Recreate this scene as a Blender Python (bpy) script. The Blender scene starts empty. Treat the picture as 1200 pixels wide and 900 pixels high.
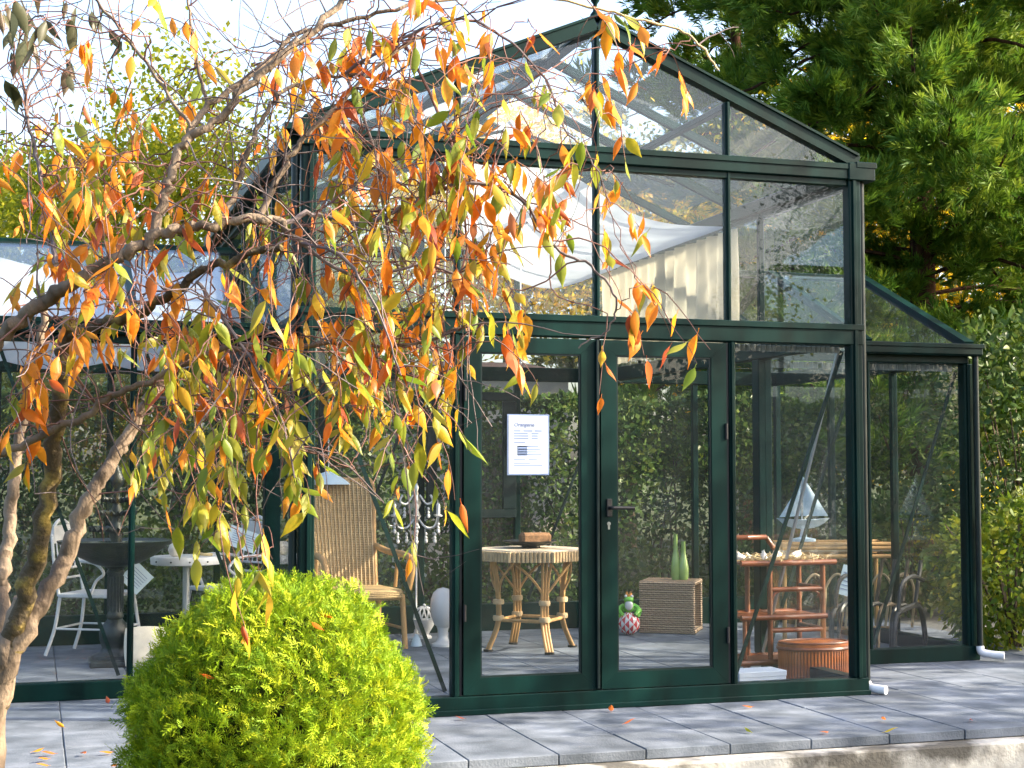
import bpy, math, random
import numpy as np
R_ = math.radians
random.seed(7); rng = np.random.default_rng(11)
sc = bpy.context.scene
COL = sc.collection

# ------------------------------------------------------------------ camera, sky, sun, exposure
F_PX = 1763.0; YAW = R_(17.6); PITCH = R_(3.25)
CAM = np.array([-3.03, -7.97, 1.33])
cd = bpy.data.cameras.new('camera'); cam = bpy.data.objects.new('camera', cd); COL.objects.link(cam)
cd.sensor_width = 36; cd.lens = 36 * F_PX / 1200; cd.clip_start = 0.05; cd.clip_end = 2000
cam.location = CAM; cam.rotation_euler = (math.pi / 2 + PITCH, 0, -YAW)
sc.camera = cam

SUN_AZ = R_(112); SUN_EL = R_(30)          # compass angle from +Y towards +X
world = bpy.data.worlds.new('World'); sc.world = world; world.use_nodes = True
wt = world.node_tree
sky = wt.nodes.new('ShaderNodeTexSky'); sky.sky_type = 'NISHITA'; sky.sun_disc = False
sky.sun_elevation = SUN_EL; sky.sun_rotation = SUN_AZ
sky.air_density = 1.0; sky.dust_density = 4.5; sky.ozone_density = 1.2
wt.links.new(sky.outputs[0], wt.nodes['Background'].inputs[0])
wt.nodes['Background'].inputs[1].default_value = 0.15

ld = bpy.data.lights.new('sun', 'SUN'); ld.energy = 3.3; ld.angle = R_(0.5); ld.color = (1.0, 0.86, 0.66)
sun = bpy.data.objects.new('sun', ld); COL.objects.link(sun)
sun.rotation_euler = (math.pi / 2 - SUN_EL, 0, math.pi - SUN_AZ)
sun.location = (9, -4, 9)

sc.view_settings.view_transform = 'Standard'; sc.view_settings.look = 'None'
sc.view_settings.exposure = 2.2; sc.view_settings.gamma = 1.0
sc.view_settings.use_curve_mapping = False
sc.render.engine = 'CYCLES'
sc.cycles.max_bounces = 7; sc.cycles.diffuse_bounces = 3; sc.cycles.glossy_bounces = 2
sc.cycles.transmission_bounces = 4; sc.cycles.transparent_max_bounces = 24
sc.cycles.caustics_reflective = False; sc.cycles.caustics_refractive = False
sc.cycles.use_denoising = True

# ------------------------------------------------------------------ picking real positions
_f0 = np.array([math.sin(YAW), math.cos(YAW), 0]); _R = np.array([math.cos(YAW), -math.sin(YAW), 0]); _Z = np.array([0, 0, 1.0])
_F = _f0 * math.cos(PITCH) + _Z * math.sin(PITCH); _U = -_f0 * math.sin(PITCH) + _Z * math.cos(PITCH)
def at(px, py, d): return CAM + (_F * F_PX + _R * (px - 600) + _U * (450 - py)) * (d / F_PX)
def onz(px, py, z=0.0):
    r = at(px, py, 1) - CAM; return CAM + r * ((z - CAM[2]) / r[2])
def ony(px, py, y=0.0):
    r = at(px, py, 1) - CAM; return CAM + r * ((y - CAM[1]) / r[1])

# ------------------------------------------------------------------ mesh helpers
def link(o, parent=None):
    COL.objects.link(o)
    if parent is not None: o.parent = parent
    return o
def thing(name, label, cat, loc=(0, 0, 0), rz=0.0, group=None):
    o = bpy.data.objects.new(name, None); o.empty_display_size = 0.1
    o.location = loc; o.rotation_euler = (0, 0, rz); COL.objects.link(o)
    return tag(o, label, cat, group)
def tag(o, label=None, cat=None, group=None, kind=None):
    if label: o['label'] = label
    if cat: o['category'] = cat
    if group: o['group'] = group
    if kind: o['kind'] = kind
    return o
class MB:
    def __init__(s): s.v = []; s.f = []; s.m = []; s.n = 0
    def add(s, vf, mi=0):
        v, f = vf; v = np.asarray(v, float)
        s.v.append(v); s.f += [tuple(i + s.n for i in q) for q in f]; s.m += [mi] * len(f); s.n += len(v); return s
    def data(s, name, mats, smooth=False, off=None):
        me = bpy.data.meshes.new(name)
        V = np.concatenate(s.v)
        if off is not None: V = V - np.asarray(off)
        me.from_pydata(V.tolist(), [], s.f)
        if not isinstance(mats, (list, tuple)): mats = [mats]
        for m in mats: me.materials.append(m)
        if len(mats) > 1: me.polygons.foreach_set('material_index', s.m)
        if smooth:
            me.polygons.foreach_set('use_smooth', [True] * len(s.f))
            try: me.set_sharp_from_angle(angle=R_(50))
            except Exception: pass
        me.update(); return me
    def build(s, name, mats, parent=None, smooth=False, off=None):
        return link(bpy.data.objects.new(name, s.data(name, mats, smooth, off)), parent)
BF = [(0, 3, 2, 1), (4, 5, 6, 7), (0, 1, 5, 4), (1, 2, 6, 5), (2, 3, 7, 6), (3, 0, 4, 7)]
def box(x0, x1, y0, y1, z0, z1):
    return [(x0, y0, z0), (x1, y0, z0), (x1, y1, z0), (x0, y1, z0), (x0, y0, z1), (x1, y0, z1), (x1, y1, z1), (x0, y1, z1)], BF
def cbox(x0, x1, y0, y1, z0, z1, b=0.004):
    """box with chamfered edges"""
    c = np.array([(x0 + x1) / 2, (y0 + y1) / 2, (z0 + z1) / 2]); h = np.array([x1 - x0, y1 - y0, z1 - z0]) / 2
    b = min(b, *(h * 0.45)); V = []; idx = {}
    for sx in (-1, 1):
        for sy in (-1, 1):
            for sz in (-1, 1):
                s = np.array([sx, sy, sz])
                for a in range(3):
                    p = s * (h - b); p[a] = s[a] * h[a]; idx[(sx, sy, sz, a)] = len(V); V.append(c + p)
    Fc = []
    for a in range(3):
        u, w = (a + 1) % 3, (a + 2) % 3
        for sg in (-1, 1):
            q = []
            for su, sw in ((-1, -1), (1, -1), (1, 1), (-1, 1)):
                k = [0, 0, 0]; k[a] = sg; k[u] = su; k[w] = sw; q.append(idx[(*k, a)])
            Fc.append(tuple(q if sg > 0 else q[::-1]))
    for a in range(3):
        u, w = (a + 1) % 3, (a + 2) % 3
        for su in (-1, 1):
            for sw in (-1, 1):
                q = []
                for sa, ax in ((-1, u), (1, u), (1, w), (-1, w)):
                    k = [0, 0, 0]; k[a] = sa; k[u] = su; k[w] = sw; q.append(idx[(*k, ax)])
                Fc.append(tuple(q if su * sw > 0 else q[::-1]))
    for sx in (-1, 1):
        for sy in (-1, 1):
            for sz in (-1, 1):
                q = [idx[(sx, sy, sz, a)] for a in range(3)]
                Fc.append(tuple(q if sx * sy * sz > 0 else q[::-1]))
    return V, Fc
def bar(p, q, w, h, up=(0, 0, 1)):
    p = np.array(p, float); q = np.array(q, float); d = q - p; d /= np.linalg.norm(d)
    s = np.cross(d, up); s /= np.linalg.norm(s); u = np.cross(s, d)
    V = [e + s * a * w / 2 + u * b * h / 2 for e in (p, q) for a, b in ((-1, -1), (1, -1), (1, 1), (-1, 1))]
    return V, [(0, 1, 2, 3), (7, 6, 5, 4), (0, 4, 5, 1), (1, 5, 6, 2), (2, 6, 7, 3), (3, 7, 4, 0)]
def tube(path, r, n=8, cap=True):
    P = np.array(path, float); m = len(P); r = np.broadcast_to(np.asarray(r, float), (m,))
    T = np.gradient(P, axis=0); T /= np.linalg.norm(T, axis=1)[:, None] + 1e-12
    a = np.array([0, 0, 1.0]) if abs(T[0][2]) < 0.9 else np.array([1.0, 0, 0])
    s = np.cross(T[0], a); s /= np.linalg.norm(s); V = []
    for i in range(m):
        s = s - T[i] * (s @ T[i]); s /= np.linalg.norm(s) + 1e-12; u = np.cross(T[i], s)
        for k in range(n):
            t = 2 * math.pi * k / n; V.append(P[i] + r[i] * (math.cos(t) * s + math.sin(t) * u))
    Fc = [(i * n + k, i * n + (k + 1) % n, (i + 1) * n + (k + 1) % n, (i + 1) * n + k) for i in range(m - 1) for k in range(n)]
    if cap: Fc += [tuple(range(n - 1, -1, -1)), tuple(range((m - 1) * n, m * n))]
    return V, Fc
def lathe(prof, n=24, c=(0, 0, 0), sx=1, sy=1):
    V = []; m = len(prof)
    for r, z in prof:
        for k in range(n):
            t = 2 * math.pi * k / n; V.append((c[0] + sx * r * math.cos(t), c[1] + sy * r * math.sin(t), c[2] + z))
    Fc = [(i * n + k, i * n + (k + 1) % n, (i + 1) * n + (k + 1) % n, (i + 1) * n + k) for i in range(m - 1) for k in range(n)]
    if prof[0][0] > 1e-4: Fc.append(tuple(range(n - 1, -1, -1)))
    if prof[-1][0] > 1e-4: Fc.append(tuple(range((m - 1) * n, m * n)))
    return V, Fc
def ball(c, r, n=16, m=10, s=(1, 1, 1)):
    return lathe([(max(1e-5, r * math.sin(math.pi * i / m)) * 1.0, -r * math.cos(math.pi * i / m) * s[2]) for i in range(m + 1)], n, c, s[0], s[1])
def spline(pts, k=6):
    P = np.array(pts, float); n = len(P)
    if n < 3: return np.array([P[0] + (P[-1] - P[0]) * t for t in np.linspace(0, 1, k + 1)])
    out = []
    for i in range(n - 1):
        p0 = P[max(i - 1, 0)]; p1 = P[i]; p2 = P[i + 1]; p3 = P[min(i + 2, n - 1)]
        for t in np.arange(k) / k:
            out.append(0.5 * (2 * p1 + (p2 - p0) * t + (2 * p0 - 5 * p1 + 4 * p2 - p3) * t * t + (3 * p1 - p0 - 3 * p2 + p3) * t ** 3))
    out.append(P[-1]); return np.array(out)
def rawmesh(name, V, Fa, mats, rnd=None, smooth=False):
    me = bpy.data.meshes.new(name); Fa = np.asarray(Fa, np.int32); k = Fa.shape[1]; n = len(Fa)
    me.vertices.add(len(V)); me.vertices.foreach_set('co', np.asarray(V, np.float32).ravel())
    me.loops.add(n * k); me.loops.foreach_set('vertex_index', Fa.ravel())
    me.polygons.add(n); me.polygons.foreach_set('loop_start', np.arange(n, dtype=np.int32) * k)
    if smooth: me.polygons.foreach_set('use_smooth', np.ones(n, bool))
    for m in (mats if isinstance(mats, (list, tuple)) else [mats]): me.materials.append(m)
    if rnd is not None:
        a = me.attributes.new('rnd', 'FLOAT', 'FACE'); a.data.foreach_set('value', np.asarray(rnd, np.float32))
    me.update(calc_edges=True); return me
def unit(a): return a / (np.linalg.norm(a, axis=-1, keepdims=True) + 1e-9)
def scatter(name, tv, tf, P, D, S, mat, parent=None, off=(0, 0, 0), flat=None):
    """one mesh of many small pieces; template z = growth direction, x = width, y = face normal"""
    P = np.asarray(P, float) - np.asarray(off); D = unit(np.asarray(D, float)); n = len(P); tv = np.asarray(tv, float); tf = np.asarray(tf)
    Q = rng.normal(size=(n, 3)) if flat is None else np.asarray(flat)
    X = unit(np.cross(D, Q)); Y = np.cross(D, X); S = np.broadcast_to(np.asarray(S, float), (n,))
    V = P[:, None] + S[:, None, None] * (tv[None, :, 0:1] * X[:, None] + tv[None, :, 1:2] * Y[:, None] + tv[None, :, 2:3] * D[:, None])
    Fa = (tf[None] + (np.arange(n) * len(tv))[:, None, None]).reshape(-1, tf.shape[1])
    me = rawmesh(name, V.reshape(-1, 3), Fa, mat, np.repeat(rng.random(n), len(tf)))
    return link(bpy.data.objects.new(name, me), parent)

# ------------------------------------------------------------------ materials
def mat(name, col, rough=0.6, var=0.15, scale=8.0, bump=0.0, bscale=60.0, spec=0.4, metal=0.0, col2=None, stretch=None, detail=5.0, objvar=0.0, lo=0.35, hi=0.65, world=False, stain=0.0):
    m = bpy.data.materials.new(name); m.use_nodes = True; nt = m.node_tree; N = nt.nodes; L = nt.links
    b = N['Principled BSDF']; b.inputs['Roughness'].default_value = rough; b.inputs['Metallic'].default_value = metal
    b.inputs['Specular IOR Level'].default_value = spec
    tc = N.new('ShaderNodeTexCoord'); vec = tc.outputs['Object']
    if world: vec = N.new('ShaderNodeNewGeometry').outputs['Position']
    if stretch:
        mp = N.new('ShaderNodeMapping'); mp.inputs['Scale'].default_value = stretch; L.new(vec, mp.inputs[0]); vec = mp.outputs[0]
    nz = N.new('ShaderNodeTexNoise'); nz.inputs['Scale'].default_value = scale; nz.inputs['Detail'].default_value = detail; L.new(vec, nz.inputs['Vector'])
    cr = N.new('ShaderNodeValToRGB'); c2 = col2 or tuple(min(1, c * (1 + var)) for c in col)
    c1 = col if col2 else tuple(c * (1 - var) for c in col)
    cr.color_ramp.elements[0].color = (*c1, 1); cr.color_ramp.elements[1].color = (*c2, 1)
    cr.color_ramp.elements[0].position = lo; cr.color_ramp.elements[1].position = hi
    L.new(nz.outputs[0], cr.inputs[0]); out = cr.outputs[0]
    if objvar:
        oi = N.new('ShaderNodeObjectInfo'); mr = N.new('ShaderNodeMapRange'); mr.inputs[3].default_value = 1 - objvar; mr.inputs[4].default_value = 1 + objvar
        L.new(oi.outputs['Random'], mr.inputs[0]); mx = N.new('ShaderNodeVectorMath'); mx.operation = 'SCALE'
        L.new(out, mx.inputs[0]); L.new(mr.outputs[0], mx.inputs['Scale']); out = mx.outputs[0]
    if stain:   # dirt and damp patches with a shape of their own
        n3 = N.new('ShaderNodeTexNoise'); n3.inputs['Scale'].default_value = 1.3; n3.inputs['Detail'].default_value = 9; n3.inputs['Roughness'].default_value = 0.65; L.new(vec, n3.inputs['Vector'])
        m3 = N.new('ShaderNodeMapRange'); m3.inputs[1].default_value = 0.42; m3.inputs[2].default_value = 0.6; m3.inputs[3].default_value = 1 - stain; m3.inputs[4].default_value = 1.0; L.new(n3.outputs[0], m3.inputs[0])
        x3 = N.new('ShaderNodeVectorMath'); x3.operation = 'SCALE'; L.new(out, x3.inputs[0]); L.new(m3.outputs[0], x3.inputs['Scale']); out = x3.outputs[0]
    L.new(out, b.inputs['Base Color'])
    if bump:
        n2 = N.new('ShaderNodeTexNoise'); n2.inputs['Scale'].default_value = bscale; n2.inputs['Detail'].default_value = 4; L.new(vec, n2.inputs['Vector'])
        bp = N.new('ShaderNodeBump'); bp.inputs['Strength'].default_value = bump; bp.inputs['Distance'].default_value = 0.01
        L.new(n2.outputs[0], bp.inputs['Height']); L.new(bp.outputs[0], b.inputs['Normal'])
    m['_'] = 0; return m
def leafmat(name, cols, trans=0.35, rough=0.5, attr=True, spec=0.2, grain=0.0):
    """leaf: colour picked leaf by leaf from a ramp, some light shining through"""
    m = bpy.data.materials.new(name); m.use_nodes = True; nt = m.node_tree; N = nt.nodes; L = nt.links
    b = N['Principled BSDF']; b.inputs['Roughness'].default_value = rough; b.inputs['Specular IOR Level'].default_value = spec
    cr = N.new('ShaderNodeValToRGB'); e = cr.color_ramp.elements
    while len(e) < len(cols): e.new(0.5)
    for i, c in enumerate(cols): e[i].position = i / max(1, len(cols) - 1); e[i].color = (*c, 1)
    if attr: s = N.new('ShaderNodeAttribute'); s.attribute_name = 'rnd'; so = s.outputs['Fac']
    else: s = N.new('ShaderNodeObjectInfo'); so = s.outputs['Random']
    if grain:
        tc = N.new('ShaderNodeTexCoord'); nz = N.new('ShaderNodeTexNoise'); nz.inputs['Scale'].default_value = 9 if not attr else 1.2; L.new(tc.outputs['Object'], nz.inputs['Vector'])
        ma = N.new('ShaderNodeMath'); ma.operation = 'MULTIPLY_ADD'; ma.inputs[1].default_value = grain; ma.inputs[2].default_value = -grain / 2
        L.new(nz.outputs[0], ma.inputs[0]); ad = N.new('ShaderNodeMath'); ad.operation = 'ADD'; ad.use_clamp = True
        L.new(ma.outputs[0], ad.inputs[0]); L.new(so, ad.inputs[1]); so = ad.outputs[0]
    L.new(so, cr.inputs[0]); L.new(cr.outputs[0], b.inputs['Base Color'])
    t = N.new('ShaderNodeBsdfTranslucent'); L.new(cr.outputs[0], t.inputs[0])
    mx = N.new('ShaderNodeMixShader'); mx.inputs[0].default_value = trans
    L.new(b.outputs[0], mx.inputs[1]); L.new(t.outputs[0], mx.inputs[2]); L.new(mx.outputs[0], N['Material Output'].inputs[0])
    return m
def glassmat():
    m = bpy.data.materials.new('window_glass'); m.use_nodes = True; nt = m.node_tree; N = nt.nodes; L = nt.links; N.remove(N['Principled BSDF'])
    lw = N.new('ShaderNodeLayerWeight'); lw.inputs[0].default_value = 0.5
    pw = N.new('ShaderNodeMath'); pw.operation = 'POWER'; pw.inputs[1].default_value = 5; L.new(lw.outputs['Facing'], pw.inputs[0])
    ma = N.new('ShaderNodeMath'); ma.operation = 'MULTIPLY_ADD'; ma.inputs[1].default_value = 0.9; ma.inputs[2].default_value = 0.022; ma.use_clamp = True; L.new(pw.outputs[0], ma.inputs[0])
    tr = N.new('ShaderNodeBsdfTransparent'); tr.inputs[0].default_value = (0.98, 0.99, 0.99, 1)
    gl = N.new('ShaderNodeBsdfGlossy'); gl.inputs['Roughness'].default_value = 0.0; gl.inputs[0].default_value = (0.95, 0.97, 1, 1)
    mx = N.new('ShaderNodeMixShader'); L.new(ma.outputs[0], mx.inputs[0]); L.new(tr.outputs[0], mx.inputs[1]); L.new(gl.outputs[0], mx.inputs[2])
    tc = N.new('ShaderNodeTexCoord'); nz = N.new('ShaderNodeTexNoise'); nz.inputs['Scale'].default_value = 2.5; nz.inputs['Detail'].default_value = 6; L.new(tc.outputs['Object'], nz.inputs['Vector'])
    mr = N.new('ShaderNodeMapRange'); mr.inputs[1].default_value = 0.4; mr.inputs[2].default_value = 0.75; mr.inputs[3].default_value = 0.004; mr.inputs[4].default_value = 0.011; L.new(nz.outputs[0], mr.inputs[0])
    df = N.new('ShaderNodeBsdfDiffuse'); df.inputs[0].default_value = (0.5, 0.55, 0.6, 1)
    m2 = N.new('ShaderNodeMixShader'); L.new(mr.outputs[0], m2.inputs[0]); L.new(mx.outputs[0], m2.inputs[1]); L.new(df.outputs[0], m2.inputs[2])
    L.new(m2.outputs[0], N['Material Output'].inputs[0]); return m
def clothmat(name, col, trans=0.5):
    m = bpy.data.materials.new(name); m.use_nodes = True; nt = m.node_tree; N = nt.nodes; L = nt.links; N.remove(N['Principled BSDF'])
    tc = N.new('ShaderNodeTexCoord'); nz = N.new('ShaderNodeTexNoise'); nz.inputs['Scale'].default_value = 3; L.new(tc.outputs['Object'], nz.inputs['Vector'])
    cr = N.new('ShaderNodeValToRGB'); cr.color_ramp.elements[0].color = (*[c * .9 for c in col], 1); cr.color_ramp.elements[1].color = (*col, 1); L.new(nz.outputs[0], cr.inputs[0])
    d = N.new('ShaderNodeBsdfDiffuse'); t = N.new('ShaderNodeBsdfTranslucent'); L.new(cr.outputs[0], d.inputs[0]); L.new(cr.outputs[0], t.inputs[0])
    mx = N.new('ShaderNodeMixShader'); mx.inputs[0].default_value = trans; L.new(d.outputs[0], mx.inputs[1]); L.new(t.outputs[0], mx.inputs[2]); L.new(mx.outputs[0], N['Material Output'].inputs[0]); return m
def weavemat(name, c1, c2, scale=60.0, bump=0.6, dist='BANDS', stretch=(1, 1, 1)):
    m = bpy.data.materials.new(name); m.use_nodes = True; nt = m.node_tree; N = nt.nodes; L = nt.links; b = N['Principled BSDF']; b.inputs['Roughness'].default_value = 0.65
    tc = N.new('ShaderNodeTexCoord'); mp = N.new('ShaderNodeMapping'); mp.inputs['Scale'].default_value = stretch; L.new(tc.outputs['Object'], mp.inputs[0])
    outs = []
    for ax in ('Z', 'X', 'Y'):
        w = N.new('ShaderNodeTexWave'); w.wave_type = 'BANDS'; w.bands_direction = ax; w.inputs['Scale'].default_value = scale; w.inputs['Distortion'].default_value = 1.5; w.inputs['Detail'].default_value = 2; w.inputs['Detail Scale'].default_value = 3
        L.new(mp.outputs[0], w.inputs['Vector']); outs.append(w.outputs[1])
    a1 = N.new('ShaderNodeMath'); a1.operation = 'ADD'; L.new(outs[1], a1.inputs[0]); L.new(outs[2], a1.inputs[1])
    a2 = N.new('ShaderNodeMath'); a2.operation = 'MULTIPLY_ADD'; a2.inputs[1].default_value = 0.25; L.new(a1.outputs[0], a2.inputs[0]); L.new(outs[0], a2.inputs[2])
    cr = N.new('ShaderNodeValToRGB'); cr.color_ramp.elements[0].color = (*c1, 1); cr.color_ramp.elements[1].color = (*c2, 1); cr.color_ramp.elements[0].position = 0.15; cr.color_ramp.elements[1].position = 1.0
    L.new(a2.outputs[0], cr.inputs[0]); L.new(cr.outputs[0], b.inputs['Base Color'])
    bp = N.new('ShaderNodeBump'); bp.inputs['Strength'].default_value = bump; bp.inputs['Distance'].default_value = 0.006; L.new(a2.outputs[0], bp.inputs['Height']); L.new(bp.outputs[0], b.inputs['Normal'])
    return m
M = dict(
    green=mat('green_powder_coat', (0.0013, 0.0145, 0.0125), 0.40, 0.4, 6.0, 0.03, 200, 0.13, stretch=(1, 1, .25)),
    greend=mat('dark_green_profile', (0.003, 0.011, 0.011), 0.4, 0.15, 3.0, 0.0, 0, 0.3),
    rubber=mat('black_rubber_seal', (0.008, 0.008, 0.010), 0.6, 0.2, 20),
    alu=mat('grey_aluminium', (0.35, 0.37, 0.38), 0.4, 0.1, 10, metal=0.6),
    black=mat('black_iron', (0.010, 0.010, 0.011), 0.45, 0.3, 15, 0.1, 120),
    steel=mat('bright_steel', (0.6, 0.6, 0.6), 0.3, 0.05, 10, metal=1.0),
    slab=mat('grey_paving_slab', (0.085, 0.104, 0.13), 0.85, 0.3, 5.0, 0.35, 90, 0.25, col2=(0.168, 0.194, 0.235), objvar=0.13, detail=8, world=True, stain=0.3),
    mortar=mat('sandy_joint', (0.07, 0.072, 0.07), 0.95, 0.3, 20, 0.4, 80),
    wall=mat('stained_whitewashed_concrete', (0.09, 0.085, 0.075), 0.9, 0.3, 3.2, 0.5, 50, 0.2, col2=(0.42, 0.41, 0.38), detail=9, lo=0.42, hi=0.56),
    ground=mat('lawn_and_soil', (0.02, 0.028, 0.01), 0.95, 0.4, 1.5, 0.5, 30, 0.1, col2=(0.05, 0.055, 0.02), detail=8),
    white=mat('white_painted_iron', (0.6, 0.6, 0.6), 0.45, 0.08, 12, 0.1, 80),
    ceramic=mat('white_glazed_ceramic', (0.6, 0.6, 0.6), 0.2, 0.04, 6, 0.0, 0, 0.6),
    rattan=mat('honey_rattan_cane', (0.42, 0.24, 0.09), 0.45, 0.2, 18, 0.2, 60, 0.4, stretch=(1, 1, .2)),
    rattanp=mat('pale_rattan_cane', (0.5, 0.36, 0.2), 0.5, 0.18, 18, 0.2, 60, 0.35),
    bamboo=mat('red_brown_bamboo', (0.16, 0.05, 0.018), 0.3, 0.25, 14, 0.1, 60, 0.5),
    bambool=mat('orange_brown_bamboo', (0.30, 0.09, 0.022), 0.3, 0.25, 14, 0.1, 60, 0.5),
    bronze=mat('dark_green_bronze', (0.008, 0.014, 0.014), 0.45, 0.5, 9, 0.3, 70, 0.5),
    wicker=weavemat('woven_seagrass', (0.15, 0.10, 0.06), (0.5, 0.37, 0.25), 18, 0.9),
    chairw=weavemat('woven_rattan_skin', (0.26, 0.16, 0.06), (0.48, 0.33, 0.15), 24, 0.5),
    tablew=weavemat('woven_pale_rattan', (0.34, 0.26, 0.17), (0.62, 0.5, 0.36), 20, 0.7),
    bread=mat('brown_coir', (0.25, 0.13, 0.06), 0.8, 0.3, 40, 0.6, 120),
    vase=mat('green_glazed_bottle', (0.27, 0.40, 0.12), 0.15, 0.12, 6, 0, 0, 0.6),
    red=mat('red_glaze', (0.5, 0.03, 0.04), 0.2, 0.05, 6, 0, 0, 0.6),
    frog=mat('bright_green_glaze', (0.15, 0.45, 0.05), 0.2, 0.1, 12, 0, 0, 0.6),
    gold=mat('gold_paint', (0.6, 0.3, 0.08), 0.3, 0.1, 12, metal=0.5),
    straw=mat('dry_straw', (0.5, 0.38, 0.2), 0.8, 0.2, 30),
    shell=mat('white_shell', (0.75, 0.68, 0.58), 0.4, 0.15, 14),
    sail=mat('pale_blue_sailcloth', (0.5, 0.62, 0.7), 0.7, 0.05, 10),
    paper=mat('white_paper', (0.4, 0.45, 0.52), 0.6, 0.02, 5),
    ink=mat('dark_blue_ink', (0.12, 0.16, 0.3), 0.7, 0.05, 5),
    inkp=mat('pale_blue_ink', (0.15, 0.21, 0.36), 0.7, 0.05, 5),
    water=mat('still_water', (0.10, 0.14, 0.17), 0.06, 0.1, 6, 0.03, 30, 0.8),
    cream=mat('cream_linen', (0.6, 0.55, 0.45), 0.9, 0.1, 12, 0.2, 60),
    pvc=mat('white_plastic_pipe', (0.75, 0.75, 0.76), 0.35, 0.04, 8),
    bark=mat('grey_cherry_bark', (0.085, 0.064, 0.048), 0.85, 0.35, 9, 0.8, 60, 0.2, col2=(0.23, 0.175, 0.125), detail=8, stretch=(1, 1, 0.6)),
    lichen_sun=mat('lichen_sun_patch_bark', (0.08, 0.062, 0.04), 0.9, 0.35, 14, 0.9, 60, 0.2, col2=(0.27, 0.2, 0.06), detail=8, lo=0.5, hi=0.66),  # gold of the lichen patches also carries the sun's warm spots
    twig=mat('red_brown_twig', (0.15, 0.075, 0.06), 0.6, 0.3, 10, 0.2, 60, 0.3),
    twigg=mat('grey_twig', (0.13, 0.105, 0.105), 0.7, 0.3, 10, 0.2, 60, 0.2),
    cyp=mat('cypress_twig_shade', (0.022, 0.03, 0.008), 0.95, 0.5, 25, 0.8, 60, 0.05),  # twig mass darkened to paint the shade between sprays
    redbark=mat('red_fibrous_bark', (0.03, 0.017, 0.012), 0.95, 0.4, 5, 1.0, 22, 0.1, col2=(0.10, 0.05, 0.032), stretch=(4, 4, 0.5), detail=8),
    brownbark=mat('brown_bark', (0.06, 0.045, 0.03), 0.95, 0.4, 6, 0.8, 30, 0.1, col2=(0.14, 0.11, 0.08), stretch=(3, 3, .6)),
    tile=mat('brown_roof_sheet', (0.28, 0.16, 0.11), 0.8, 0.2, 4),
    render=mat('beige_render', (0.5, 0.42, 0.34), 0.9, 0.1, 4),
    tarp=mat('bright_blue_tarpaulin', (0.03, 0.22, 0.62), 0.5, 0.15, 3),
    glass=glassmat(),
    cloth=clothmat('white_shade_cloth', (0.48, 0.53, 0.58), 0.45),
    curtain=clothmat('cream_curtain', (0.5, 0.47, 0.37), 0.5),
    orange=leafmat('orange_cherry_leaf', [(0.6, 0.12, 0.012), (0.7, 0.2, 0.014), (0.74, 0.28, 0.018), (0.58, 0.22, 0.03), (0.68, 0.38, 0.03)], 0.55, 0.4, False, 0.35, 0.5),
    redl=leafmat('red_cherry_leaf', [(0.32, 0.07, 0.03), (0.46, 0.10, 0.025), (0.46, 0.17, 0.07), (0.58, 0.15, 0.025)], 0.5, 0.4, False, 0.35, 0.5),
    yg=leafmat('yellow_green_cherry_leaf', [(0.24, 0.27, 0.022), (0.36, 0.34, 0.028), (0.52, 0.38, 0.026), (0.6, 0.33, 0.026)], 0.55, 0.4, False, 0.35, 0.6),
    gl=leafmat('green_cherry_leaf', [(0.12, 0.19, 0.018), (0.19, 0.26, 0.024), (0.28, 0.31, 0.035), (0.34, 0.28, 0.04)], 0.5, 0.4, False, 0.35, 0.6),
    dl=leafmat('dull_olive_leaf', [(0.05, 0.06, 0.03), (0.09, 0.09, 0.045), (0.13, 0.09, 0.05)], 0.3, 0.5, False, 0.3, 0.5),
    golden=leafmat('golden_cypress_foliage', [(0.10, 0.195, 0.008), (0.18, 0.29, 0.01), (0.28, 0.38, 0.012), (0.41, 0.45, 0.018)], 0.22, 0.6),
    sequoia=leafmat('sequoia_foliage', [(0.045, 0.11, 0.014), (0.085, 0.17, 0.017), (0.13, 0.22, 0.02), (0.19, 0.25, 0.022)], 0.33, 0.6, grain=.5),
    hedge=leafmat('hedge_leaf', [(0.035, 0.075, 0.022), (0.06, 0.11, 0.028), (0.085, 0.14, 0.034), (0.13, 0.16, 0.036)], 0.3, 0.4, grain=.5),
    yellow=leafmat('golden_autumn_leaf', [(0.72, 0.38, 0.015), (0.78, 0.5, 0.015), (0.64, 0.5, 0.02), (0.42, 0.42, 0.02)], 0.6, 0.5, grain=.6),
    lime=leafmat('yellow_green_leaf', [(0.15, 0.2, 0.013), (0.26, 0.28, 0.014), (0.36, 0.32, 0.02)], 0.5, 0.5, grain=.6),
    mid=leafmat('mid_green_leaf', [(0.06, 0.11, 0.012), (0.11, 0.17, 0.016), (0.19, 0.24, 0.02), (0.3, 0.3, 0.025)], 0.4, 0.5, grain=.6),
    dark=leafmat('dark_evergreen_leaf', [(0.018, 0.04, 0.014), (0.03, 0.06, 0.018), (0.05, 0.08, 0.02)], 0.25, 0.5, grain=.5),
)
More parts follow.
